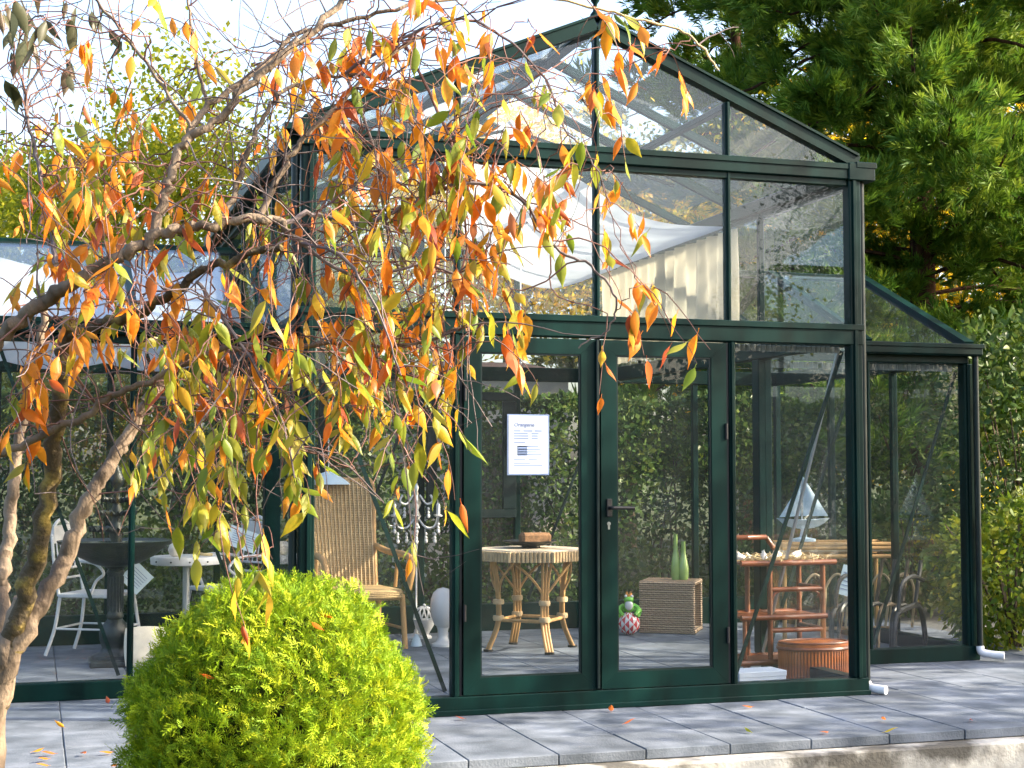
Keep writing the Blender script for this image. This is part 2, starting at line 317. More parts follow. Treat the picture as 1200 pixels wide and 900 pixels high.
# ------------------------------------------------------------------ ground, patio, retaining wall
GZ = -0.45
m = MB(); X0, X1, Y0, Y1, YS = -300, 300, -300, 600, -1.29
m.add(([(X0, Y0, GZ), (X1, Y0, GZ), (X1, YS, GZ), (X0, YS, GZ), (X0, YS, -0.06), (X1, YS, -0.06), (X1, Y1, -0.06), (X0, Y1, -0.06)],
       [(0, 1, 2, 3), (3, 2, 5, 4), (4, 5, 6, 7)]))
tag(m.build('ground', M['ground']), 'dark soil and grass around the terrace', kind='structure')
patio = MB().add(box(-9, 7, -1.20, 4.9, -0.055, -0.006)).build('patio', M['mortar'])
tag(patio, 'blue grey paved terrace carrying the glasshouse', kind='structure')
SW = 0.44; variants = []
for k in range(4):
    v, f = cbox(-SW / 2 + .002, SW / 2 - .002, -SW / 2 + .002, SW / 2 - .002, -0.05, 0.0, 0.004)
    me = MB().add((v, f)).data('paving_slab', M['slab']); variants.append(me)
n = 0
for j in range(14):
    for i in range(21):
        x = -5.07 + SW * (i + .5); y = -1.255 + SW * (j + .5)
        if x > 4.4: continue
        o = link(bpy.data.objects.new('slab', variants[(i * 7 + j * 3) % 4]), patio)
        o.location = (x, y, random.uniform(-.002, .002)); o.rotation_euler = (random.uniform(-.003, .003), random.uniform(-.003, .003), random.choice((0, 1, 2, 3)) * math.pi / 2)
wall = MB()
wall.add(cbox(-9, 7, -1.36, -1.21, GZ - .1, -0.052, .01))
w = wall.build('retaining_wall', M['wall']); tag(w, 'stained whitewashed concrete wall under the terrace edge', 'wall')

# ------------------------------------------------------------------ glasshouse
G = thing('greenhouse', 'dark green framed glass orangery with a tall front gable and lower side wings', 'greenhouse')
HX = 1.65; YB = 4.05; YW = 1.2; YR = (YW + YB) / 2; ZP = 0.10; ZT0, ZT1 = 2.07, 2.19; ZE0, ZE1 = 3.07, 3.16; ZA = 3.88; ZWR = 2.85
XL = -HX - 0.825 * 3; XR = HX + 0.80 * 2
gm = M['green']
def gpart(name, vf, mt=None, parent=G, smooth=False):
    m = MB()
    for q in (vf if isinstance(vf, list) else [vf]): m.add(q)
    return m.build(name, mt or gm, parent, smooth)
def post(x, y, z0, z1, w=.05, d=.06, cap=True, face=(0, -1)):
    q = [cbox(x - w / 2, x + w / 2, y - d / 2, y + d / 2, z0, z1, .004)]
    if cap:   # raised glazing bar in front of the profile
        if face[1]: q.append(cbox(x - w * .26, x + w * .26, y + face[1] * (d / 2 + .012), y + face[1] * (d / 2 - .004), z0, z1, .003))
        else: q.append(cbox(x + face[0] * (d / 2 - .004) if face[0] > 0 else x - d / 2 - .012, x + d / 2 + .012 if face[0] > 0 else x - d / 2 + .004, y - w * .26, y + w * .26, z0, z1, .003))
    return gpart('post', q)
def pane(c):
    """glass pane from 3 or 4 coplanar corners, 5 mm thick"""
    P = np.array(c, float); nrm = np.cross(P[1] - P[0], P[2] - P[0]); nrm /= np.linalg.norm(nrm); k = len(P)
    V = list(P - nrm * .0025) + list(P + nrm * .0025)
    Fc = [tuple(range(k - 1, -1, -1)), tuple(range(k, 2 * k))] + [(i, (i + 1) % k, k + (i + 1) % k, k + i) for i in range(k)]
    return gpart('pane', (V, Fc), M['glass'])
def pxz(x0, x1, y, z0, z1): return pane([(x0, y, z0), (x1, y, z0), (x1, y, z1), (x0, y, z1)])
def pyz(x, y0, y1, z0, z1): return pane([(x, y0, z0), (x, y1, z0), (x, y1, z1), (x, y0, z1)])
def gz(x): return ZE1 + (ZA - .07 - ZE1) * (1 - abs(x) / HX)
# plinths
gpart('plinth', [cbox(-HX - .05, HX + .05, -.05, .05, 0, ZP), cbox(-HX - .055, HX + .055, -.062, .0, .0, .03)])
for s in (-1, 1): gpart('plinth', cbox(s * HX - .045, s * HX + .045, .052, YW - .05, 0, ZP))
gpart('plinth', cbox(HX + .0, XR + .05, YW - .048, YW + .05, 0, ZP + .002)); gpart('plinth', cbox(XL - .05, -HX, YW - .048, YW + .05, 0, ZP + .002))
gpart('plinth', cbox(XR - .045, XR + .045, YW + .052, YB - .05, 0, ZP)); gpart('plinth', cbox(XL - .045, XL + .045, YW + .052, YB - .05, 0, ZP))
gpart('plinth', cbox(XL - .05, XR + .05, YB - .048, YB + .05, 0, ZP + .12))
# front facade
for s in (-1, 1):
    gpart('corner_post', [cbox(s * HX - .04, s * HX + .04, -.04, .04, ZP, ZE0, .006), cbox(s * (HX - .008) - .012, s * (HX - .008) + .012, -.054, -.036, ZP, ZE0, .003)], M['green'])
    post(s * .832, 0, ZP, ZT0, .04, .07); pxz(min(s * .85, s * 1.615), max(s * .85, s * 1.615), 0, ZP, ZT0)
    gpart('rubber_seal', cbox(s * .803 - .008, s * .803 + .008, -.026, .02, ZP + .001, ZT0 - .001, .002), M['rubber'])
    # diagonal brace inside each side panel
    gpart('brace', bar((s * 1.60, .05, ZT0 - .03), (s * .87, .05, ZP + .02), .022, .012, (0, 1, 0)))
    gpart('gutter_end', [cbox(s * HX - .05, s * HX + .13, -.062, .05, ZE0 - .005, ZE1 + .012, .006), cbox(min(s * HX, s * (HX + .14)), max(s * HX, s * (HX + .14)), -.066, .05, ZE1 - .02, ZE1 + .018, .004)])
    gpart('downpipe', tube([(s * (HX + .068), .012, ZE0), (s * (HX + .068), .012, .06)], .022, 10), M['greend'], smooth=True)
    gpart('pipe_elbow', tube(spline([(s * (HX + .068), .012, .07), (s * (HX + .07), -.0, .04), (s * (HX + .10), -.05, .032), (s * (HX + .13), -.10, .03)]), [.027] * 19, 10), M['pvc'], smooth=True)
gpart('transom', [cbox(-HX - .045, HX + .045, -.045, .045, ZT0 + .002, ZT1, .006), cbox(-HX - .047, HX + .047, -.056, -.04, ZT1 - .03, ZT1 + .006, .004)])
gpart('eave_beam', [cbox(-HX + .05, HX - .05, -.05, .04, ZE0, ZE1, .006), cbox(-HX + .05, HX - .05, -.058, -.04, ZE1 - .03, ZE1 + .004, .003), cbox(-HX + .05, HX - .05, -.03, .03, ZE0 - .035, ZE0 + .001, .002)])
for x in (-.82, 0, .82):
    post(x, 0, ZT1, ZE0, .032, .05); post(x, 0, ZE1, gz(x), .032, .05)
for a, b in ((-1.615, -.84), (-.80, -.018), (.018, .80), (.84, 1.615)): pxz(a, b, 0, ZT1, ZE0 - .03)
for s in (-1, 1):
    pane([(s * .016, 0, ZE1), (s * .80, 0, ZE1), (s * .80, 0, gz(.80)), (s * .016, 0, gz(.016))])
    pane([(s * .84, 0, ZE1), (s * 1.64, 0, ZE1), (s * .84, 0, gz(.84))])
for y in (0, YB):
    for s in (-1, 1):
        sl = np.array([s * HX, 0, ZE1 - ZA]); sl /= np.linalg.norm(sl)
        gpart('gable_rafter', [bar((s * (HX + .03), y, ZE1 + .02), (s * .008, y, ZA), .075, .075, (0, 0, 1)), bar((s * (HX + .03), y, ZE1 + .062), (s * .008, y, ZA + .042), .10, .014, (0, 0, 1))])
gpart('finial', lathe([(.03, 0), (.03, .03), (.014, .05), (.012, .09), (.026, .11), (.026, .13), (.008, .16), (.004, .26)], 12, (0, 0, ZA + .03)), smooth=True)
gpart('scalloped_trim', [(lambda N: ([(.87 + .73 * i / N, .075 + .012 * math.sin(i * math.pi / 2), z) for i in range(N + 1) for z in (ZT0 - .04, ZT0 - .001)], [(2 * i, 2 * i + 2, 2 * i + 3, 2 * i + 1) for i in range(N)]))(88)], M['alu'], smooth=True)
gpart('scalloped_trim', [(lambda N: ([(HX + .06 + 1.48 * i / N, YW + .075 + .012 * math.sin(i * math.pi / 2), z) for i in range(N + 1) for z in (ZT0 - .045, ZT0 - .001)], [(2 * i, 2 * i + 2, 2 * i + 3, 2 * i + 1) for i in range(N)]))(160)], M['alu'], smooth=True)
# double door
FW_ = .095
def door(s):
    x0, x1 = (-.79, -.012) if s < 0 else (.012, .79); z0, z1 = ZP + .006, ZT0 - .008; y0, y1 = -.04, .012
    def mitre(a, b, c, d): # quad in xz, extruded with chamfered front
        return [(*a,), (*b,), (*c,), (*d,)]
    m = MB()
    O = [(x0, z0), (x1, z0), (x1, z1), (x0, z1)]; I = [(x0 + FW_, z0 + FW_ * .95), (x1 - FW_, z0 + FW_ * .95), (x1 - FW_, z1 - FW_ * .9), (x0 + FW_, z1 - FW_ * .9)]
    d = m
    for k in range(4):
        a, b, c, e = O[k], O[(k + 1) % 4], I[(k + 1) % 4], I[k]
        g = .0006
        V = [(p[0], y, p[1]) for y in (y0, y1) for p in (a, b, c, e)]
        Q = np.array(V); cen = Q.mean(0); Q = cen + (Q - cen) * (1 - g)
        d.add((Q, [(0, 1, 2, 3), (7, 6, 5, 4), (0, 4, 5, 1), (1, 5, 6, 2), (2, 6, 7, 3), (3, 7, 4, 0)]))
    D = d.build('door', gm, G)
    MB().add(([(I[0][0] + q[0], y, I[0][1] + q[1]) for y in (-.016, -.011) for q in ((-.01, -.01), (I[1][0] - I[0][0] + .01, -.01), (I[1][0] - I[0][0] + .01, I[2][1] - I[0][1] + .01), (-.01, I[2][1] - I[0][1] + .01))], BF)).build('pane', M['glass'], D)
    q = MB(); w = .010
    for r in (box(I[0][0], I[1][0], -.034, -.018, I[0][1], I[0][1] + w), box(I[0][0], I[1][0], -.034, -.018, I[2][1] - w, I[2][1]), box(I[0][0], I[0][0] + w, -.034, -.018, I[0][1] + w, I[2][1] - w), box(I[1][0] - w, I[1][0], -.034, -.018, I[0][1] + w, I[2][1] - w)): q.add(r)
    q.build('glazing_bead', M['greend'], D)
    xh = x0 if s < 0 else x1
    for zz in (.55, 1.75) if s < 0 else (.38, 1.55):
        MB().add(tube([(xh + s * -.004, -.046, zz - .045), (xh + s * -.004, -.046, zz + .045)], .009, 8)).build('hinge', M['rubber'], D, True)
    if s > 0:
        hx = x0 + .045; hz = 1.115
        MB().add(cbox(hx - .016, hx + .016, -.054, -.0395, hz - .05, hz + .05, .004)).build('handle_plate', M['black'], D)
        MB().add(tube(spline([(hx, -.05, hz), (hx, -.092, hz), (hx + .02, -.1, hz), (hx + .13, -.1, hz - .002)]), .010, 8)).build('handle', M['black'], D, True)
        e = MB().add(tube([(hx, -.0425, hz - .09), (hx, -.0385, hz - .09)], .011, 12)); e.add(cbox(hx - .006, hx + .006, -.0425, -.0388, hz - .122, hz - .09, .001)); e.build('lock_cylinder', M['steel'], D)
    return D
door(-1); door(1)
gpart('meeting_stile', [cbox(-.011, .011, -.03, .02, ZP + .002, ZT0 - .002, .003), cbox(-.022, -.006, -.062, -.0405, ZP + .01, ZT0 - .012, .004)], M['greend'])
# sides of the front bay and clerestory above the wings
for s in (-1, 1):
    x = s * HX
    gpart('eave_beam', [cbox(x - .04, x + .04, .052, YB - .05, ZE0, ZE1 - .001, .006), cbox(x + s * .02 - .02 , x + s * .02 + .02, .052, YB - .05, ZE0 - .04, ZE0 + .001, .003)])
    gpart('gutter', cbox(min(x + s * .042, x + s * .13), max(x + s * .042, x + s * .13), .052, YB, ZE0 + .01, ZE1 + .008, .008))
    gpart('transom', cbox(x - .035, x + .035, .052, YB - .05, ZT0 + .003, ZT1 - .002, .005))
    pyz(x, .05, YW - .05, ZP, ZT0); pyz(x, .05, YW - .05, ZT1, ZE0 - .03)
    gpart('inner_post', cbox(x - .05, x + .05, YW - .05, YW + .05, ZP + .003, ZT0, .006)); post(x, YW, ZT1, ZE0 - .03, .04, .04, False)
    gpart('brace', bar((x - s * .05, .10, ZT0 - .03), (x - s * .05, YW - .08, ZP + .02), .012, .022), M['alu'])
    ys = [YW, 1.92, 2.63, 3.34, YB]
    for a, b in zip(ys, ys[1:]):
        pyz(x, a + .02, b - .02, ZT1, ZE0 - .03)
        if b < YB: post(x, b, ZT1, ZE0 - .04, .03, .04, False)
# back wall
xs = [-1.65, -.825, 0, .825, 1.65]
gpart('back_transom', cbox(XL, XR, YB - .04, YB + .04, ZT0, ZT1 - .004, .005)); gpart('back_eave_beam', cbox(-HX + .05, HX - .05, YB - .04, YB + .04, ZE0, ZE1 - .002, .005))
allx = [XL + .825 * k for k in range(3)] + xs + [HX + .80, XR]
for i, x in enumerate(allx):
    post(x, YB, ZP + .12, ZT0, .05, .05, False)
    if i + 1 < len(allx): pxz(x + .02, allx[i + 1] - .02, YB, ZP + .12, ZT0)
for i, x in enumerate(xs):
    if abs(x) < 1.6: post(x, YB, ZT1, ZE0, .035, .05, False); post(x, YB, ZE1, gz(x), .035, .05, False)
    if i < 4: pxz(x + .02, xs[i + 1] - .02, YB, ZT1, ZE0)
for s in (-1, 1):
    pane([(s * .016, YB, ZE1), (s * .80, YB, ZE1), (s * .80, YB, gz(.80)), (s * .016, YB, gz(.016))]); pane([(s * .84, YB, ZE1), (s * 1.64, YB, ZE1), (s * .84, YB, gz(.84))])
# opening sash in the back wall
q = []
for r in (cbox(.03, .795, YB - .085, YB - .045, .93, 1.0), cbox(.03, .795, YB - .085, YB - .045, 1.90, 1.97), cbox(.03, .115, YB - .085, YB - .045, 1.002, 1.898), cbox(.68, .795, YB - .085, YB - .045, 1.002, 1.898)): q.append(r)
win = gpart('window', q, M['greend']); MB().add(box(.11, .685, YB - .068, YB - .063, .99, 1.91)).build('pane', M['glass'], win)
for x0_, x1_ in ((.90, 1.60), (-.75, -.05)): gpart('brace', bar((x0_, YB - .06, ZP + .15), (x1_, YB - .06, ZT0 - .1), .022, .012, (0, 1, 0)), M['greend'])
# main roof
ry = [0, .81, 1.62, 2.43, 3.24, YB]
gpart('ridge', cbox(-.04, .04, .055, YB - .055, ZA - .02, ZA + .03, .006))
for s in (-1, 1):
    for y in ry[1:-1]: gpart('rafter', bar((s * (HX + .02), y, ZE1 + .012), (s * .03, y, ZA - .005), .04, .05))
    mid = ((HX + .03) * .5, ZE1 + .02 + (ZA - ZE1 - .02) * .5)
    gpart('purlin', cbox(min(s * mid[0], s * (mid[0] + .05)), max(s * mid[0], s * (mid[0] + .05)), .05, YB - .05, mid[1] - .06, mid[1] - .022, .004))
    for a, b in zip(ry, ry[1:]):
        z = lambda x: ZE1 + .018 + (ZA - ZE1 - .015) * (1 - x / (HX + .02))
        for xa, xb in ((.05, mid[0] - .005), (mid[0] + .005, HX + .03)):
            pane([(s * xa, a + .022, z(xa)), (s * xb, a + .022, z(xb)), (s * xb, b - .022, z(xb)), (s * xa, b - .022, z(xa))])
    gpart('tie_rod', bar((s * 1.2, 1.62, ZE1 + .15), (s * .05, 1.62, ZE1 + .45), .02, .02), M['greend'])
# wings
def wing(s, xa, xb, nmod):
    xsw = np.linspace(xa, xb, nmod + 1); lo, hi = min(xa, xb), max(xa, xb)
    gpart('eave_beam', [cbox(lo if s < 0 else lo + .045, hi - (.045 if s < 0 else 0), YW - .04, YW + .04, ZT0 + .004, ZT1 - .003, .005)])
    gpart('gutter', [cbox(lo - (.07 if s < 0 else -.05), hi + (.07 if s > 0 else -.05), YW - .12, YW - .042, ZT0 + .055, ZT1 + .012, .012), cbox(lo - (.075 if s < 0 else -.05), hi + (.075 if s > 0 else -.05), YW - .128, YW - .115, ZT1 - .012, ZT1 + .018, .003)])
    gpart('ridge', cbox(lo + .03, hi - .03, YR - .035, YR + .035, ZWR - .02, ZWR + .03, .006))
    for i, x in enumerate(xsw):
        if i > 0:
            last = i == nmod
            if last: gpart('corner_post', [cbox(x - .04, x + .04, YW - .039, YW + .041, ZP, ZT0 + .004, .006), cbox(x - .02, x + .004, YW - .053, YW - .037, ZP, ZT0, .003)])
            else: post(x, YW, ZP, ZT0 + .004, .036, .05)
        w = .065 if i in (nmod,) else .04
        for ya, sg in ((YW, 1), (YB, -1)):
            gpart('rafter', [bar((x, ya - sg * .04, ZT1 + .005), (x, YR - sg * .02, ZWR + .002), w, .05), bar((x, ya - sg * .05, ZT1 + .036), (x, YR - sg * .02, ZWR + .034), w * 1.2, .012)])
        if i < nmod:
            a, b = sorted((x, xsw[i + 1])); a += .022; b -= .022
            pxz(a, b, YW, ZP, ZT0)
            for ya in (YW, YB): pane([(a, ya, ZT1 + .03), (b, ya, ZT1 + .03), (b, YR, ZWR + .02), (a, YR, ZWR + .02)])
            if s > 0 or i < 2: gpart('brace', bar((xsw[i] + s * .75, YW + .05, ZT0 - .05), (xsw[i] + s * .06, YW + .05, ZP + .02), .022, .012, (0, 1, 0)), M['green'])
    x = xb
    gpart('transom', cbox(x - .035, x + .035, YW + .045, YB - .05, ZT0 + .002, ZT1 - .005, .005))
    yy = [YW, 2.15, 3.1, YB]
    for a, b in zip(yy, yy[1:]):
        pyz(x, a + .02, b - .02, ZP, ZT0)
        if b < YB: post(x, b, ZP, ZT0, .05, .04, True, (s, 0))
    pane([(x, YW + .04, ZT1), (x, YB - .04, ZT1), (x, YR, ZWR)])
    post(x, YR, ZT1, ZWR - .03, .035, .04, False)
    gpart('downpipe', tube([(x + s * .03, YW - .075, ZT0 + .06), (x + s * .03, YW - .075, .09)], .022, 10), M['greend'], smooth=True)
    gpart('pipe_elbow', tube(spline([(x + s * .03, YW - .075, .10), (x + s * .035, YW - .085, .06), (x + s * .09, YW - .13, .045), (x + s * .15, YW - .18, .042)]), .028, 10), M['pvc'], smooth=True)
wing(1, HX, XR, 2); wing(-1, -HX, XL, 3)

# notice taped inside the left door pane
pn = ony(596, 487, -.02); pw = ony(642, 555, -.02); cx = (pn[0] + pw[0]) / 2; PWd = (pw[0] - pn[0]); PH = pn[2] - pw[2]
NT = thing('paper_notice', 'white printed paper notice behind the left door glass', 'notice', (cx, -.022, pw[2]))
MB().add(box(-PWd / 2, PWd / 2, -.001, .001, 0, PH)).build('sheet', M['paper'], NT)
MB().add(box(-PWd / 2 - .008, PWd / 2 + .008, .0012, .002, -.008, PH + .008)).build('plastic_sleeve', M['inkp'], NT)
q = MB(); yq = -.0018
def line(x0, x1, z, h=.006, mm=None): (mm or q).add(box(-PWd / 2 + x0 * PWd, -PWd / 2 + x1 * PWd, yq, yq + .0006, PH * (1 - z) - h / 2, PH * (1 - z) + h / 2))
for x0_, x1_, z in ((.13, .30, .262), (.37, .60, .262), (.66, .84, .262), (.13, .48, .31), (.58, .76, .31), (.13, .50, .35), (.58, .74, .35), (.13, .50, .392), (.58, .74, .392), (.13, .42, .46), (.22, .76, .53), (.22, .80, .58), (.22, .70, .625), (.22, .84, .665), (.13, .42, .76), (.50, .72, .76), (.13, .55, .82), (.13, .86, .86)): line(x0_, x1_, z)
q.build('text_lines', M['inkp'], NT)
q = MB(); line(.22, .47, .605, .055, q); q.build('printed_block', M['inkp'], NT)
tcu = bpy.data.curves.new('heading', 'FONT'); tcu.body = 'Orangerie'; tcu.size = .038; tcu.shear = .2; tcu.extrude = .0003; tcu.offset = .0006
to = bpy.data.objects.new('heading_tmp', tcu); COL.objects.link(to)
dg = bpy.context.evaluated_depsgraph_get(); me = bpy.data.meshes.new_from_object(to.evaluated_get(dg)); bpy.data.objects.remove(to)
me.materials.clear(); me.materials.append(M['ink'])
h = link(bpy.data.objects.new('heading', me), NT); h.location = (-PWd * .37, -.002, PH * .815); h.rotation_euler = (math.pi / 2, 0, 0)
wd = max(v.co.x for v in me.vertices); h.scale = (PWd * .52 / wd,) * 3
# ------------------------------------------------------------------ cloths and cords inside
def sheet(fn, nu, nv, th=0.0):
    V = [fn(i / nu, j / nv) for i in range(nu + 1) for j in range(nv + 1)]
    Fc = [(i * (nv + 1) + j, (i + 1) * (nv + 1) + j, (i + 1) * (nv + 1) + j + 1, i * (nv + 1) + j + 1) for i in range(nu) for j in range(nv)]
    return V, Fc
def bez(P, t): a, b, c, d = [np.array(p, float) for p in P]; return a * (1 - t) ** 3 + 3 * b * t * (1 - t) ** 2 + 3 * c * t * t * (1 - t) + d * t ** 3
SF = spline([(0, 3.69), (.25, 3.47), (.5, 3.28), (.78, 3.13), (1.19, 3.03), (1.6, 3.05)], 8); SBk = spline([(.1, 3.76), (.27, 3.45), (.36, 3.17), (.51, 3.02), (.74, 2.9), (1.04, 2.86), (1.34, 2.91), (1.59, 3.01)], 8)
def along(P, u): k = u * (len(P) - 1); i = min(int(k), len(P) - 2); return P[i] + (P[i + 1] - P[i]) * (k - i)
def sail(u, v):
    x, z = along(SF, u) * (1 - v) + along(SBk, u) * v
    return (x, 1.6 + 2.3 * v + .02 * math.sin(9 * u), z + .012 * math.sin(v * 26 + 4 * u) * math.sin(math.pi * u) + .01 * math.sin(u * 17 + 5 * v) - .05 * math.sin(math.pi * v) * math.sin(math.pi * u))
o = MB().add(sheet(sail, 40, 20)).build('shade_cloth', M['cloth'], smooth=True); tag(o, 'white shade cloth sagging in a swag under the main gable roof', 'shade cloth')
def curt(u, v):
    y = 1.35 + (3.95 - 1.35) * u; return (HX - .10 + .022 * math.sin(u * 95 + 1.5 * math.sin(9 * u)) + .008 * math.sin(v * 3 + u * 40), y, ZT1 + .01 + (2.98 - ZT1) * v)
o = MB().add(sheet(curt, 220, 6)).build('curtain', M['curtain'], smooth=True); tag(o, 'pleated cream curtain hanging along the upper right wall', 'curtain')
def wsail(u, v):
    x = -HX - .15 - u * 2.2; yy = YW + .12 + v * (YB - YW - .24); hz = ZT1 + (ZWR - ZT1) * (1 - abs(yy - YR) / (YR - YW)) - .10
    return (x, yy, hz - .06 * math.sin(math.pi * ((u * 3) % 1)) )
o = MB().add(sheet(wsail, 36, 14)).build('shade_cloth', M['cloth'], smooth=True); tag(o, 'white shade cloth stretched below the left wing roof', 'shade cloth')
for px, py0, py1, y, lab in ((610, 200, 444, 1.0, 'long white pull cord hanging behind the left door'), (521, 250, 466, 1.0, 'shorter white pull cord hanging beside the left door')):
    a = ony(px, py0, y); b = ony(px, py1, y)
    t = thing('pull_cord', lab, 'cord', (b[0], y, b[2]))
    MB().add(tube([(0, 0, ZE1 - b[2] + .1), (0, 0, .05)], .0045, 6)).build('cord', M['white'], t)
    MB().add(tube([(0, 0, .055), (.012, 0, .03), (0, 0, 0), (-.012, 0, .03), (0, 0, .055)], .004, 6)).build('loop', M['white'], t)

# ------------------------------------------------------------------ rattan armchair
def lerp(a, b, t): return np.array(a) * (1 - t) + np.array(b) * t
t = thing('rattan_armchair', 'high backed honey rattan armchair behind the golden shrub', 'armchair', (-.72, 3.3, 0), R_(8))
def backp(u, v, o=0):
    x = (u - .5) * (.50 + .05 * v); return (x, .16 + .17 * v + .06 * (1 - (2 * u - 1) ** 2) + o, .42 + .80 * v + .03 * (1 - (2 * u - 1) ** 2) * v)
V1, F1 = sheet(lambda u, v: backp(u, v), 24, 20); V2, F2 = sheet(lambda u, v: backp(u, v, .03), 24, 20)
m = MB().add((V1, [q[::-1] for q in F1])).add((V2, F2)); br = m.build('backrest', M['chairw'], t, True)
m = MB()
for k in range(17): m.add(tube([backp((k + .5) / 17, v, -.004) for v in np.linspace(0, 1, 7)], .006, 5))
m.build('vertical_weave', M['rattanp'], br, True)
m = MB().add(tube(spline([backp(0, 0, .015), backp(0, .5, .015), backp(0, 1, .015), backp(.25, 1.0, .015), backp(.5, 1.0, .015), backp(.75, 1.0, .015), backp(1, 1, .015), backp(1, .5, .015), backp(1, 0, .015)]), .022, 8)); m.build('back_frame', M['rattan'], t, True)
MB().add(cbox(-.29, .29, -.33, .22, .36, .44, .03)).build('seat', M['chairw'], t, True)
for s in (-1, 1):
    MB().add(tube(spline([(s * .27, .24, .74), (s * .31, .05, .70), (s * .335, -.2, .69), (s * .34, -.33, .66), (s * .335, -.37, .58), (s * .32, -.34, .44)]), .026, 8)).build('armrest', M['rattan'], t, True)
    MB().add(tube([(s * .315, -.08, .44), (s * .325, -.10, .68)], .014, 7)).build('arm_post', M['rattan'], t, True)
    for y, dy in ((-.30, -.03), (.19, .06)): MB().add(tube([(s * .285, y, .40), (s * .30, y + dy, 0)], .022, 8)).build('leg', M['rattan'], t, True)
    MB().add(tube([(s * .29, -.31, .15), (s * .29, .21, .15)], .012, 6)).build('stretcher', M['rattan'], t, True)

# ------------------------------------------------------------------ chandelier on a stand
cp = ony(488, 605, 3.75); t = thing('chandelier_stand', 'crystal chandelier on a thin white floor stand beside the armchair', 'floor lamp', (cp[0], 3.75, 0)); cz = cp[2]
MB().add(tube([(0, 0, .02), (0, 0, cz - .02)], .008, 8)).build('pole', M['white'], t, True)
MB().add(lathe([(.12, 0), (.12, .012), (.02, .03), (.012, .06)], 16)).build('base', M['white'], t, True)
crys = M['ceramic']
MB().add(lathe([(.012, -.12), (.03, -.09), (.014, -.05), (.035, .0), (.016, .05), (.04, .10), (.012, .2), (.02, .23), (.004, .26)], 12, (0, 0, cz))).build('centre_column', M['steel'], t, True)
for k in range(6):
    a = 2 * math.pi * k / 6 + .3; c, s_ = math.cos(a), math.sin(a)
    arm = MB().add(tube(spline([(.02 * c, .02 * s_, cz - .02), (.09 * c, .09 * s_, cz - .09), (.17 * c, .17 * s_, cz - .08), (.20 * c, .20 * s_, cz + .0)]), .008, 6)).build('arm', M['steel'], t, True)
    MB().add(lathe([(.03, 0), (.036, .01), (.012, .015), (.012, .09), (.002, .11)], 8, (.20 * c, .20 * s_, cz))).build('candle', M['ceramic'], arm, True)
    for j, (rr, zz) in enumerate(((.20, -.06), (.17, -.14), (.09, -.14), (.11, .06))):
        m = MB()
        for i in range(3): m.add(ball((rr * c, rr * s_, cz + zz - .028 * i), .010 + .004 * (i == 2), 6, 4, (1, 1, 1.3)))
        m.build('crystal_drop', M['ceramic'], arm)
    MB().add(tube(spline([(.03 * c, .03 * s_, cz + .17), (.09 * c, .09 * s_, cz + .10), (.15 * c, .15 * s_, cz + .12), (.13 * c, .13 * s_, cz + .17)]), .007, 6)).build('scroll', M['ceramic'], t, True)

# ------------------------------------------------------------------ white head, lattice urn, small bell
p = onz(519, 757); t = thing('ceramic_head', 'faceless white ceramic head on a neck and foot by the left door', 'sculpture', (p[0], p[1], 0))
MB().add(lathe([(.085, 0), (.085, .02), (.05, .035), (.036, .07), (.04, .12), (.05, .15)], 20)).build('foot', M['ceramic'], t, True)
MB().add(lathe([(.03, .13), (.07, .16), (.095, .22), (.105, .29), (.10, .35), (.08, .40), (.045, .43), (.001, .44)], 24, (0, 0, 0), .92, 1.08)).build('head', M['ceramic'], t, True)
p = onz(497, 748); t = thing('lattice_urn', 'small white lattice urn with domed lid next to ceramic head', 'urn', (p[0], p[1], 0))
MB().add(lathe([(.06, 0), (.06, .015), (.035, .03), (.045, .05), (.075, .10), (.085, .14), (.09, .15)], 16)).build('bowl', M['white'], t, True)
m = MB()
for k in range(12):
    a = 2 * math.pi * k / 12; b_ = a + .52
    for e in (.52, -.52): m.add(tube([(.085 * math.cos(a + e * q_), .085 * math.sin(a + e * q_), .15) if q_ == 0 else (.085 * math.cos(a + e * q_) * math.cos(q_ * 1.3), .085 * math.sin(a + e * q_) * math.cos(q_ * 1.3), .15 + .10 * math.sin(q_ * 1.4)) for q_ in (0, .35, .7, 1)], .005, 5))
m.build('lattice_lid', M['white'], t, True); MB().add(ball((0, 0, .26), .012, 8, 6)).build('knob', M['white'], t, True)
p = onz(488, 757); t = thing('glass_bell', 'small pale blue bell on the floor left of ceramic head', 'bell', (p[0], p[1], 0))
MB().add(lathe([(.045, 0), (.04, .02), (.03, .05), (.015, .08), (.006, .09)], 14)).build('body', M['sail'], t, True); MB().add(tube([(0, 0, .085), (0, 0, .12)], .005, 6)).build('handle', M['steel'], t, True)

